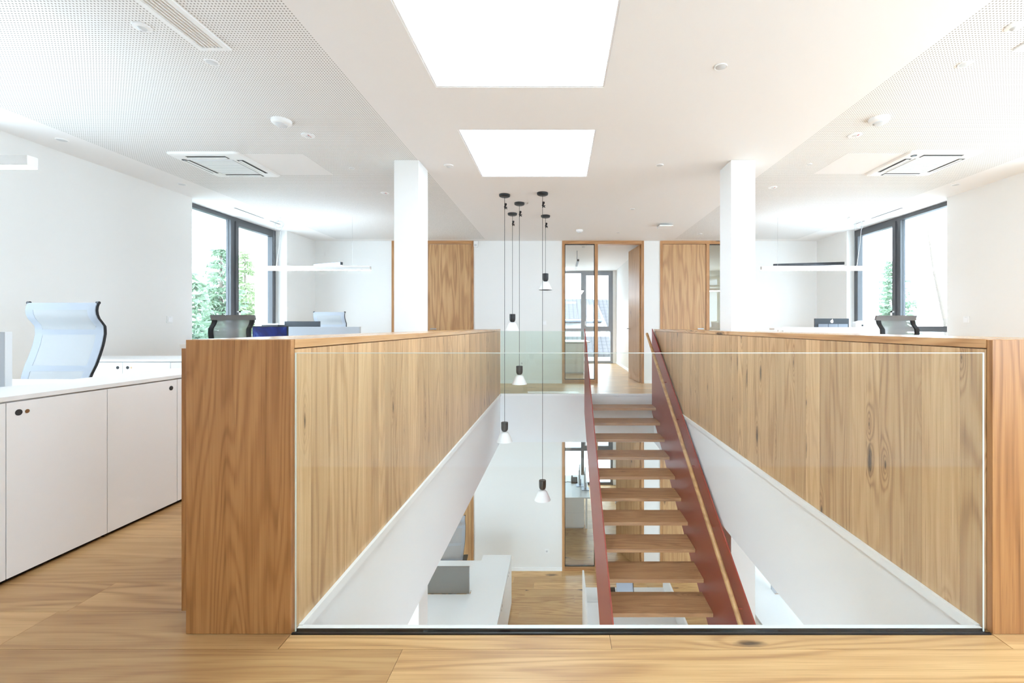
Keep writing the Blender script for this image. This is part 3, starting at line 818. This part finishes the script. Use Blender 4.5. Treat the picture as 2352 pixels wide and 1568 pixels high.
wallplate('white power socket on the upstairs far wall behind the landing glass', 'p', (-.72, BW0, .385), '-y')
wallplate('white power socket low on the wall of the floor below', 'p', (-.235, BW0, -3.235), '-y')

# ------------------------------------------------------------------ furniture
def sideboard(label, axis, base, f, back, u0, u1, h, two=True, holes=True, face=1, worktop=True):
    """one white cabinet unit. axis 'y': doors face +/-x, runs along y; axis 'x': doors face -y."""
    t = thing('cabinet', label, 'cabinet', (((f+back)/2, (u0+u1)/2, base) if axis == 'y' else ((u0+u1)/2, (f+back)/2, base)), group='white office cabinets')
    sg = 1 if f > back else -1
    def bx(p0, p1, q0, q1, z0, z1):
        return B(p0, p1, q0, q1, base+z0, base+z1) if axis == 'y' else B(q0, q1, p0, p1, base+z0, base+z1)
    part('carcass', bx(f-sg*.021, back, u0+.001, u1-.001, .035, h-.021), M['lam'], t)
    part('plinth', bx(f-sg*.03, back+sg*.02, u0+.01, u1-.01, .0005, .035), M['blackr'], t)
    mid = (u0+u1)/2
    for k, (a, b) in enumerate(((u0, mid), (mid, u1))):
        d = part('door', bx(f-sg*.02, f, a+.0018, b-.0018, .022, h-.028), M['lam_door'], t, bevel=.0008)
        c = (b-.045) if k == 0 else (a+.045)
        if holes:
            hz = h-.075
            for cc, r, m, nm in ((c, .0135, M['dark'], 'finger_hole'),)+(((c+.032*(1 if k else -1)*1, .0085, M['brass'], 'lock'),) if k else ()):
                mb = MB()
                pts = [(r*math.cos(i*PI/10), r*math.sin(i*PI/10)) for i in range(20)]
                if axis == 'y': mb.prism([(cc+p, base+hz+q) for p, q in pts], 'x', min(f+sg*.0002, f+sg*.0016), max(f+sg*.0002, f+sg*.0016))
                else: mb.prism([(cc+p, base+hz+q) for p, q in pts], 'y', min(f+sg*.0002, f+sg*.0016), max(f+sg*.0002, f+sg*.0016))
                part(nm, mb, m, d)
    return t
# left run beside the aisle (doors face right) and its worktop
CF, CB = -2.354, -2.757
for k, (a, b) in enumerate(((.634, 1.503), (1.503, 2.372), (2.372, 3.241))):
    if k == 0: continue
    sideboard(['', 'white two door cabinet at the left picture edge', 'white two door cabinet meeting the left oak parapet'][k], 'y', 0, CF, CB, a, b, .80)
t = thing('worktop', 'white worktop over the cabinets at the left picture edge', 'worktop', ((CF+CB)/2, 2.37, .78))
part('slab', B(CB, CF+.004, 1.50, 3.245, .7795, .80), M['lam'], t, bevel=.001)
# low cabinets across the room behind the pale mesh chair
for k, (a, b) in enumerate(((-4.39, -3.52), (-3.52, -2.65))):
    sideboard(['low white cabinet against the left wall behind the pale mesh chair', 'low white cabinet half hidden by the left oak parapet'][k], 'x', 0, 4.125, 4.62, a, b, .80)
t = thing('worktop', 'white worktop on the low cabinets against the left wall', 'worktop', (-3.67, 4.37, .78))
part('slab', B(-4.69, -2.645, 4.12, 4.63, .7795, .80), M['lam'], t, bevel=.001)
part('filler_panel', B(-4.69, -4.392, 4.126, 4.144, .0, .7785), M['lam_door'], t)

def desk(label, x0, x1, y0, y1, base, h=.74):
    t = thing('desk', label, 'desk', ((x0+x1)/2, (y0+y1)/2, base), group='white office desks')
    part('desktop', B(x0, x1, y0, y1, base+h-.025, base+h), M['lam'], t, bevel=.001)
    for x in (x0+.06, x1-.1):
        for y in (y0+.05, y1-.09): part('leg', B(x, x+.04, y, y+.04, base+.0005, base+h-.0255), M['plastic'], t)
    part('cross_beam', B(x0+.1, x1-.1, (y0+y1)/2-.02, (y0+y1)/2+.02, base+h-.07, base+h-.0255), M['plastic'], t)
    return t
def screen(label, x0, x1, d, base, z1, m, group='desk divider screens'):
    t = thing('desk_screen', label, 'desk screen', ((x0+x1)/2, d, base), group=group)
    part('felt_panel', B(x0, x1, d-.014, d+.014, base+.001, z1), M[m], t, bevel=.003)
    part('end_rail', B(x1+.0002, x1+.004, d-.015, d+.015, base+.001, z1), M['plastic_g'], t)
    part('clamp', B(x0+.2, x0+.26, d-.02, d+.02, base-.05, base+.0008), M['silver'], t)
    part('clamp', B(x1-.26, x1-.2, d-.02, d+.02, base-.05, base+.0008), M['silver'], t)
GAP = .03
# upstairs: pair by the left wall near the camera, pairs by both windows
desk('white desk behind the cabinets at the left picture edge', -4.6, -2.775, 1.50, 2.27, 0); desk('white desk in front of the big pale mesh chair', -4.6, -2.775, 2.33, 3.10, 0)
screen('grey divider screen cut by the left picture edge', -4.55, -2.785, 2.30, .72, 1.072, 'screen_light')
desk('white desk behind the black chair by the left window', -4.6, -2.93, 5.92, 6.77, 0); desk('white desk in front of the small pale mesh chair', -4.6, -2.93, 6.83, 7.70, 0)
screen('grey divider screen by the left window', -4.55, -2.97, 6.80, .72, 1.092, 'screen_light')
desk('white desk nearer the camera by the right window', 3.33, 4.92, 5.92, 6.77, 0); desk('white desk farther from the camera by the right window', 3.33, 4.92, 6.83, 7.70, 0)
screen('white divider screen by the right window', 3.345, 4.90, 6.80, .72, 1.085, 'lam')
# downstairs: pairs on both sides with a counter each
for x0, x1, cx0, cx1, w in ((-3.2, -1.30, -1.285, -.805, 'left'), (3.14, 4.9, 2.645, 3.125, 'right')):
    desk('white desk on the floor below, %s of the stairs, nearer side' % w, x0, x1, 5.5, 6.745, LOW); desk('white desk on the floor below, %s of the stairs, farther side' % w, x0, x1, 6.85, 7.718, LOW)
    if w == 'left': screen('dark grey divider screen on the floor below left of the stairs', -3.0, -1.338, 6.80, LOW+.72, -2.487, 'screen_grey')
    else: screen('grey divider screen on the floor below right of the stairs', 3.17, 4.7, 6.80, LOW+.72, -2.487, 'screen_light')
    f, b = (cx1, cx0) if w == 'left' else (cx0, cx1)
    for k in range(3):
        if w == 'left' or k: sideboard('white counter cabinet on the floor below %s of the stairs, %s' % (w, ['nearest', 'middle', 'farthest'][k]), 'y', LOW, f, b, 7.715-.87*(3-k), 7.715-.87*(2-k), .814, holes=(w == 'left'))
    t = thing('counter_top', 'white counter top on the floor below %s of the stairs' % w, 'counter top', ((cx0+cx1)/2, 6.4, LOW+.8))
    part('slab', B(cx0, cx1, 5.1, 7.718, LOW+.8145, LOW+.834), M['lam'], t, bevel=.001)
# back rooms: desk with a pedestal seen through the sidelights
for base, w in ((0, 'upstairs'), (LOW, 'downstairs')):
    desk('white desk in the %s back room behind the glass sidelight' % w, -.95, .72, 10.55, 12.15, base)
    t = thing('pedestal', 'white pedestal cabinet under the %s back room desk' % w, 'cabinet', (.28, 10.85, base))
    part('body', B(-.03, .585, 10.605, 11.2, base+.03, base+.70), M['lam_door'], t, bevel=.002)
    part('plinth', B(-.01, .565, 10.62, 11.19, base+.0005, base+.03), M['plastic_g'], t)
    part('drawer_line', B(-.03, .585, 10.6035, 10.605, base+.36, base+.363), M['plastic_g'], t)

# ------------------------------------------------------------------ office chairs
PROF = [(.50, .015), (.58, -.012), (.66, -.006), (.74, .018), (.835, .055), (.90, .078), (.966, .098), (1.04, .111), (1.097, .110), (1.122, .094), (1.146, .070), (1.18, .052), (1.22, .046), (1.25, .05), (1.28, .062)]
def prof_off(z):
    for (z0, a), (z1, b) in zip(PROF, PROF[1:]):
        if z0 <= z <= z1: return a+(b-a)*(z-z0)/(z1-z0)
    return PROF[-1][1]
def strip(u0, u1, zs, back, thick, flare):
    mb = MB()
    for z in zs:
        wz = .265-flare*max(0, (.8-z))*.12
        y = .23+prof_off(z)+back
        for u, yy in ((u0, y), (u1, y), (u1, y+thick), (u0, y+thick)): mb.v.append((u*wz, yy, z))
    n = len(zs)
    for i in range(n-1):
        for k in range(4):
            j = (k+1) % 4; mb.f.append((i*4+k, i*4+j, i*4+4+j, i*4+4+k))
    mb.f.append((3, 2, 1, 0)); mb.f.append(tuple(4*n-4+k for k in range(4)))
    return mb
def join(*ms):
    r = MB()
    for m in ms:
        n = len(r.v); r.v += m.v; r.f += [tuple(i+n for i in f) for f in m.f]
    return r
def zrange(a, b, n): return [a+(b-a)*k/n for k in range(n+1)]
def chair(label, x, y, base, rz, dark, hs=1.0):
    """local frame: the sitter looks towards -y, the backrest stands at +y."""
    t = thing('office_chair', label, 'chair', (x, y, base), rz, 'mesh office chairs', local=True)
    fr = M['black']
    mb = MB()
    for k in range(5):
        a = 2*PI*k/5+.3; mb.tube([(0, 0, .1), (.28*math.cos(a), .28*math.sin(a), .075)], [.026, .016], 8)
    part('star_base', mb, fr, t, smooth=True)
    for k in range(5):
        a = 2*PI*k/5+.3; cx, cy = .29*math.cos(a), .29*math.sin(a)
        part('castor', MB().tube([(cx-.022*math.sin(a), cy+.022*math.cos(a), .031), (cx+.022*math.sin(a), cy-.022*math.cos(a), .031)], .03, 14), fr, t, smooth=True)
    part('gas_column', MB().tube([(0, 0, .09), (0, 0, .42)], [.028, .02], 14), fr, t, smooth=True)
    part('seat', MB().prism(rsq(-.25, .25, -.26, .22, .09), 'z', .425, .485), M['band_dark'] if dark else M['mesh_band'], t, bevel=.02)
    part('back_bar', MB().tube([(0, .12, .41), (0, .25, .44), (0, .285, .56)], .022, 10), fr, t, smooth=True)
    for s in (-1, 1):
        a = part('armrest', MB().tube([(s*.24, .05, .44), (s*.30, .05, .48), (s*.30, .04, .64)], .014, 8), fr, t, smooth=True)
        part('arm_pad', B(s*.30-.04, s*.30+.04, -.12, .12, .642, .665), fr, a, bevel=.01)
    top = 1.28
    mm, bm = (M['mesh_dark'], M['band_dark']) if dark else (M['mesh_light'], M['mesh_band'])
    panel = part('mesh_back', strip(-.80, .80, zrange(.5, top-.03, 26), 0, .002, 1), mm, t, smooth=True)
    if not dark:
        z1 = zrange(.5, top, 26)
        bands = [strip(-1, -.78, z1, -.001, .006, 1), strip(.78, 1, z1, -.001, .006, 1), strip(-.78, .78, zrange(top-.055, top, 4), -.001, .006, 1),
                 strip(-.78, .78, zrange(1.035, 1.075, 3), -.001, .006, 1), strip(-.78, .78, zrange(.76, .80, 3), -.001, .006, 1), strip(-.78, .78, zrange(.5, .54, 3), -.001, .006, 1)]
        part('fabric_border', join(*bands), bm, panel, smooth=True)
        part('back_frame', strip(.965, 1.02, z1, .006, .016, 1), fr, t, smooth=True); part('back_frame', strip(-1.02, -.965, z1, .006, .016, 1), fr, t, smooth=True)
        for s in (-1, 1):
            part('frame_tip', MB().tube([(s*.255, .23+prof_off(top)+.008, top), (s*.276, .23+prof_off(top)+.008, top)], .011, 12), fr, t, smooth=True)
    else:
        z1 = zrange(.5, top-.06, 24)
        part('back_frame', join(strip(.80, 1.0, z1, .0, .022, 1), strip(-1.0, -.80, z1, .0, .022, 1), strip(-.8, .8, zrange(.93, .975, 3), .0, .02, 1)), fr, t, smooth=True)
        part('head_band', strip(-1.05, 1.05, zrange(top-.065, top, 5), -.004, .028, 1), bm, t, smooth=True)
    return t
chair('big pale mesh office chair with black edge behind the left cabinets', -3.80, 3.19, 0, 0, False)
c2 = chair('small pale mesh office chair at the far left desk', -3.96, 7.55, 0, 0, False)
c2.scale = (1, 1, 1.05)
chair('black framed mesh office chair seen from behind by the left window', -4.13, 6.06, 0, PI, True).scale = (1, 1, .97)
chair('black framed mesh office chair seen from behind by the right window', 4.22, 6.04, 0, PI+.12, True).scale = (1, 1, .965)
chair('grey mesh office chair on the floor below behind the white desk', -1.94, 7.93, LOW, .1, False)
t = chair('black office chair at the back room desk behind the sidelight', -.05, 10.0, 0, PI*.75, True)
t.location = (-.38, 10.05, 0)

# ------------------------------------------------------------------ computers and desk things
def monitor(name, label, x, y, base, w, ztop, face, m_scr, m_case, h=.31, cat='monitor'):
    t = thing(name, label, cat, (x, y, base)); s = -1 if face == '-y' else 1
    z0 = ztop-h
    c = part('case', B(x-w/2, x+w/2, y-.014, y+.014, z0, ztop), m_case, t, bevel=.004)
    part('display', B(x-w/2+.012, x+w/2-.012, y+s*.0142, y+s*.0152, z0+.014, ztop-.012), m_scr, c)
    part('neck', B(x-.03, x+.03, y-s*.05, y-s*.0145, base+.012, z0+.12), m_case, t)
    part('foot', B(x-.11, x+.11, y-.09, y+.09, base+.0005, base+.012), m_case, t, bevel=.003)
    return t
monitor('monitor', 'monitor with a lit blue screen behind the left black chair', -4.09, 6.45, .74, .50, 1.102, '-y', M['blue'], M['black'])
monitor('monitor', 'black monitor seen from behind in front of the small pale chair', -4.03, 7.15, .74, .555, 1.178, '+y', M['dark'], M['imac'], .33)
t = thing('laptop', 'white and dark laptop stand between the left monitors', 'laptop', (-4.36, 7.1, .74))
part('stand', B(-4.56, -4.33, 7.0, 7.2, .7405, 1.10), M['plastic_g'], t)
part('base', B(-4.57, -4.32, 6.99, 7.21, 1.1005, 1.12), M['dark'], t)
part('lid', MB().prism([(-4.50, 1.1205), (-4.322, 1.1205), (-4.322, 1.15), (-4.37, 1.142), (-4.50, 1.142)], 'y', 7.0, 7.012), M['trim'], t)
t = monitor('desktop_computer', 'all in one computer with backlit shade in its colour and a white fruit emblem', 4.28, 7.15, .74, .535, 1.222, '+y', M['dark'], M['imac'], .36, 'computer')
# the emblem on its back
def emblem(cx, cz, y, s):
    pts = []
    for k in range(48):
        a = 2*PI*k/48+PI/2
        r = .5*(1-.10*math.cos(2*a+PI)*.0)
        px, pz = math.cos(a)*.47, math.sin(a)*.5
        pz -= .10*math.exp(-(px/.13)**2)*(1 if pz > 0 else -.7)
        if pz < 0: px *= 1-.22*(-pz)/.5
        bx_, bz = .52, .06
        dd = math.hypot(px-bx_, pz-bz)
        if dd < .22:
            q = .22/max(dd, 1e-4); px = bx_+(px-bx_)*q; pz = bz+(pz-bz)*q
            if px > bx_-.02: px = bx_-.02-abs(px-bx_)*.9
        pts.append((cx+px*s, cz+pz*s))
    lf_ = []
    for k in range(14):
        a = 2*PI*k/14; u, v = math.cos(a)*.19, math.sin(a)*.075*(1-abs(math.cos(a))*.5)
        c, q = math.cos(.95), math.sin(.95)
        lf_.append((cx+(u*c-v*q+.10)*s, cz+(u*q+v*c+.62)*s))
    return pts, lf_
p1, p2 = emblem(4.28, 1.175, 0, .048)
part('emblem', MB().prism(p1, 'y', 7.134, 7.1355).prism(p2, 'y', 7.134, 7.1355), mat('white_emblem', (1,1,1,1), .3, emit=((1,1,1,1), .5)), t, label='white fruit emblem')  # emblem given a glow of its own
for k in range(3):
    part('grey_segment', B(4.06+k*.155, 4.06+k*.155+.148, 7.12, 7.1355, 1.03, 1.135), M['silver'], t)  # lighter grey blocks low on the computer back
t = thing('speaker', 'small white tilted device with a black spot beside the all in one computer', 'device', (4.70, 7.12, .74))
part('body', MB().prism([(4.60, .7405), (4.76, .7405), (4.745, 1.18), (4.70, 1.19), (4.61, 1.165)], 'y', 7.07, 7.15), M['plastic'], t, bevel=.004)
part('spot', B(4.70, 4.725, 7.066, 7.07, 1.10, 1.125), M['black'], t)
t = thing('desk_ledge', 'small white ledge at the left end of the white divider screen', 'ledge', (3.24, 6.8, 0))
part('post', B(3.27, 3.30, 6.79, 6.81, .0005, 1.045), M['plastic'], t)
part('plate', B(3.18, 3.335, 6.72, 6.88, 1.0455, 1.075), M['plastic'], t, bevel=.003)
# downstairs back room desk things
for x, y, w, lab in ((.50, 11.35, .03, 'thin monitor seen edge on at the downstairs back room desk'), (.62, 11.1, .03, 'second thin monitor nearer the sidelight post downstairs')):
    t = thing('monitor', lab, 'monitor', (x, y, LOW+.74))
    mb = MB().prism([(x-.02, y-.25), (x+.01, y-.26), (x+.05, y+.25), (x+.02, y+.26)], 'z', LOW+.86, LOW+1.2)
    part('case', mb, M['plastic_g'], t, bevel=.003)
    part('display', MB().prism([(x-.023, y-.24), (x-.0215, y-.24), (x+.0175, y+.25), (x+.016, y+.25)], 'z', LOW+.875, LOW+1.185), M['silver'], t)
    part('neck', B(x+.0, x+.05, y-.02, y+.02, LOW+.752, LOW+.9), M['silver'], t)
    part('foot', B(x-.07, x+.11, y-.11, y+.11, LOW+.7405, LOW+.752), M['silver'], t)
t = thing('desk_phone', 'black desk phone on the downstairs back room desk', 'phone', (.40, 11.6, LOW+.74))
part('body', MB().prism([(11.5, LOW+.7405), (11.7, LOW+.7405), (11.7, LOW+.84), (11.5, LOW+.77)], 'x', .31, .47), M['dark'], t, bevel=.004)
part('handset', MB().tube([(.335, 11.5, LOW+.80), (.335, 11.55, LOW+.84), (.335, 11.66, LOW+.875), (.335, 11.71, LOW+.86)], .02, 10), M['black'], t, smooth=True)
part('cord', MB().tube([(.31, 11.6, LOW+.745), (.22, 11.62, LOW+.745), (.14, 11.58, LOW+.745)], .005, 6), M['dark'], t, smooth=True)
# reception desk under the stairs
t = thing('reception_desk', 'white reception desk with upright side panels under the stairs', 'reception desk', (.97, 6.3, LOW))
part('side_panel', B(.345, .370, 5.2, 6.74, LOW+.0005, -2.51), M['lam'], t, bevel=.001)
part('side_panel', B(1.585, 1.61, 5.6, 6.95, LOW+.0005, -2.62), M['lam'], t, bevel=.001)
part('raised_shelf', B(.3705, .53, 5.2, 6.16, -2.66, -2.635), M['lam'], t, bevel=.001)
part('shelf_front', B(.3705, .53, 6.162, 6.18, -2.87, -2.635), M['plastic_g'], t)
part('desktop', B(.3705, 1.5845, 5.6, 6.95, LOW+.70, LOW+.725), M['lam'], t, bevel=.001)
part('modesty_panel', B(.3705, 1.5845, 6.93, 6.95, LOW+.05, LOW+.699), M['lam'], t)
t = thing('monitor', 'grey monitor back with black edge on the reception desk', 'monitor', (1.0, 6.6, LOW+.725))
part('case', MB().prism([(6.52, -2.8), (6.55, -2.8), (6.66, -2.55), (6.63, -2.55)], 'x', .83, 1.07), M['silver'], t, bevel=.002)
part('black_edge', MB().prism([(6.515, -2.8), (6.545, -2.8), (6.655, -2.55), (6.625, -2.55)], 'x', 1.0705, 1.078), M['black'], t)
part('neck', B(.93, .97, 6.57, 6.61, LOW+.737, -2.72), M['silver'], t)
part('foot', B(.85, 1.05, 6.5, 6.7, LOW+.7255, LOW+.737), M['silver'], t)
t = thing('desk_phone', 'black phone with keys on the reception desk', 'phone', (.76, 6.6, LOW+.725))
part('body', MB().prism([(6.48, LOW+.7255), (6.72, LOW+.7255), (6.72, LOW+.86), (6.48, LOW+.77)], 'x', .70, .825), M['black'], t, bevel=.003)
for k in range(3): part('key', B(.735+k*.025, .748+k*.025, 6.5, 6.515, LOW+.778, LOW+.789), M['plastic_g'], t)

# a bench of cupboards in the cream room seen through the right sidelight
t = thing('wall_cupboard', 'pale cupboard in the cream room seen through the right sidelight', 'cupboard', (3.9, 12.0, 0))
part('body', B(3.5, 4.9, 11.9, 12.35, .0005, 1.2), M['lam_door'], t)
for k in range(2): part('door', B(3.51+k*.7, 4.195+k*.7, 11.88, 11.8995, .04, 1.19), M['lam'], t)
bar = thing('linear_pendant_lamp', 'white linear lamp seen through the right sidelight', 'pendant lamp', (3.4, 11.0, 1.97), group='linear office lamps')
part('housing', B(2.6, 4.2, 10.97, 11.03, 1.95, 2.0), M['plastic'], bar)
part('diffuser', B(2.603, 4.197, 10.973, 11.027, 1.9445, 1.9495), M['led'], bar)
for xx in (2.9, 3.9): part('suspension_wire', MB().tube([(xx, 11, 2.0), (xx, 11, CEIL)], .0014, 5), M['steel'], bar)

# ------------------------------------------------------------------ outside
GZ = LOW-.35
gr = MB().quad((-90, -60, GZ), (90, -60, GZ), (90, 110, GZ), (-90, 110, GZ))
o = part('ground', gr, M['grass']); o['kind'] = 'structure'; o['label'] = 'pale paved ground around the building'
def spruce(label, x, y, h, r, m, seed, dens=1.0):
    rs = random.Random(seed)
    t = thing('spruce_tree', label, 'tree', (x, y, GZ), group='conifers outside the windows')
    part('trunk', MB().tube([(x, y, GZ), (x, y, GZ+h*.5), (x, y, GZ+h)], [.16, .1, .015], 8), M['bark'], t, smooth=True)
    mb = MB(); z = h*.08
    while z < h*.99:
        f = 1-z/h; L = r*(f**.8)*rs.uniform(.75, 1.1)+.08
        nb = max(4, int((8 if f > .2 else 6)*dens))
        for k in range(nb):
            a = rs.uniform(0, 2*PI); l = L*rs.uniform(.6, 1.12); ca, sa = math.cos(a), math.sin(a)
            droop = rs.uniform(.2, .5); nseg = max(3, int(l/.13)); zz = z+rs.uniform(-.1, .1)
            for i in range(nseg):
                q = (i+.6)/nseg; px, py = x+ca*l*q, y+sa*l*q
                pz = GZ+zz-droop*l*q+.3*l*q*q
                tw = (.10+.34*l*(1-q)*.5+.05)*rs.uniform(.6, 1.3)
                for s in (-1, 1):
                    fw = rs.uniform(.3, .9); dx, dy = -sa*s+ca*fw, ca*s+sa*fw
                    dz = -tw*rs.uniform(-.05, .6); w_ = .035+.04*rs.random()
                    mx, my, mz = px+dx*tw*.5, py+dy*tw*.5, pz+dz*.35
                    ex, ey, ez = px+dx*tw, py+dy*tw, pz+dz
                    n = len(mb.v)
                    mb.v += [(px, py, pz), (mx-ca*w_, my-sa*w_, mz-.02), (ex, ey, ez), (mx+ca*w_, my+sa*w_, mz+.03)]
                    mb.f.append((n, n+1, n+2, n+3))
                    if rs.random() < .6:
                        n = len(mb.v)
                        mb.v += [(px, py, pz+.02), (mx+dx*.03, my, mz-w_*1.3), (mx+dx*tw*.25, my+dy*tw*.25, mz-tw*.4-.05), (mx-dx*.02, my, mz+.01)]
                        mb.f.append((n, n+1, n+2, n+3))
        z += .075+.05*rs.random()+.02*f
    part('foliage', mb, m, t)
def px2(px, d): return (px-1284)/1045*d
spruce('tall spruce rising left of the left window mullion', px2(508, 14), 14, 7.55, 2.1, M['needle'], 1)
spruce('broad spruce at the left edge of the left window', px2(432, 10.2), 10.2, 6.3, 2.2, M['needle'], 2)
spruce('light green larch in the right half of the left window', px2(563, 18.5), 18.5, 8.1, 2.3, M['needle2'], 3)
spruce('faint spruce in the far half of the right window', px2(2052, 15), 15, 7.25, 1.7, M['needle'], 5)
spruce('low bushy conifer in the right window', px2(2010, 19), 19, 5.2, 1.5, M['needle'], 6)
t = thing('bare_tree', 'thin leafless tree in the near half of the right window', 'tree', (px2(2165, 18), 18, GZ))
bx0 = px2(2172, 18)
tr = part('trunk', MB().tube([(bx0+.3, 18, GZ), (bx0, 18, 1.2), (bx0-.45, 18, 3.2), (bx0-.75, 18, 5.2)], [.12, .08, .05, .02], 8), M['bark'], t, smooth=True)
rs = random.Random(9); mb = MB()
for k in range(16):
    z = rs.uniform(.2, 4.8); x = bx0-(z-1.2)*.2; s = rs.choice((-1, 1)); l = rs.uniform(.4, 1.0)
    mb.tube([(x, 18, z), (x+s*l*.6, 18+rs.uniform(-.3, .3), z+.12), (x+s*l, 18+rs.uniform(-.5, .5), z+.1)], [.012, .008, .003], 5)
part('branches', mb, M['bark'], tr)
t = thing('rubble_mound', 'grey brush heap low in the near half of the right window', 'mound', (px2(2150, 12.6), 12.0, GZ))
mb = MB(); n = 22
rs = random.Random(4)
for i in range(n+1):
    for j in range(n+1):
        u, v = i/n*2-1, j/n*2-1; hh = max(0, 1-(u*u+v*v))**.6
        mb.v.append((px2(2150, 12.6)+u*2.2, 12.0+v*.8, GZ-.02+4.55*hh*(.9+.2*rs.random())))
for i in range(n):
    for j in range(n): mb.f.append((i*(n+1)+j, (i+1)*(n+1)+j, (i+1)*(n+1)+j+1, i*(n+1)+j+1))
part('heap', mb, mat('dry_brush', srgb(176,172,166), .95), t)

# neighbouring house seen through the back room window
hs = thing('house', 'white neighbouring house with grey tiled roofs behind the back room window', 'house', (0, 24, GZ))
part('wall', B(-9, 2.05, 22.5, 28, GZ, 1.5), M['render_white'], hs)
part('roof', MB().prism([(21.95, 1.40), (25.2, 2.62), (28.4, 1.4), (28.4, 1.25), (25.2, 2.45), (21.95, 1.24)], 'x', -9.3, 2.05), M['tiles'], hs)
part('gutter', MB().tube([(-9.3, 21.9, 1.38), (2.1, 21.9, 1.38)], .07, 10), M['silver'], hs)
part('wing_wall', B(2.2, 9, 22.0, 28, GZ, .2), M['render_white'], hs)
wr = MB(); n = len(wr.v)
for dz in (0, -.14):
    wr.v += [(2.62, 20.0, -.15+dz), (9.5, 20.0, -.15+dz), (9.5, 25.3, 2.60+dz), (1.98, 25.3, 2.60+dz)]
wr.f += [(0, 1, 2, 3), (7, 6, 5, 4), (0, 4, 5, 1), (1, 5, 6, 2), (2, 6, 7, 3), (3, 7, 4, 0)]
part('wing_roof', wr, M['tiles'], hs)
part('rake_board', MB().tube([(2.56, 19.95, -.16), (1.93, 25.3, 2.62)], .09, 6), M['trim'], hs)
part('lean_to_roof', MB().prism([(19.6, -.10), (21.3, .62), (21.3, .5), (19.6, -.22)], 'x', -5, 2.35), M['tiles'], hs)
part('lean_to_wall', B(-4.8, 2.3, 19.9, 22.5, GZ, -.2), M['render_white'], hs)
for k in range(4):
    x = .62-k*2.1
    f_ = part('window', B(x-.45, x+.10, 22.44, 22.5, .75, 1.18), M['trim'], hs)
    part('shutter', B(x-.40, x+.05, 22.41, 22.44, .78, 1.15), M['plastic_g'], f_)
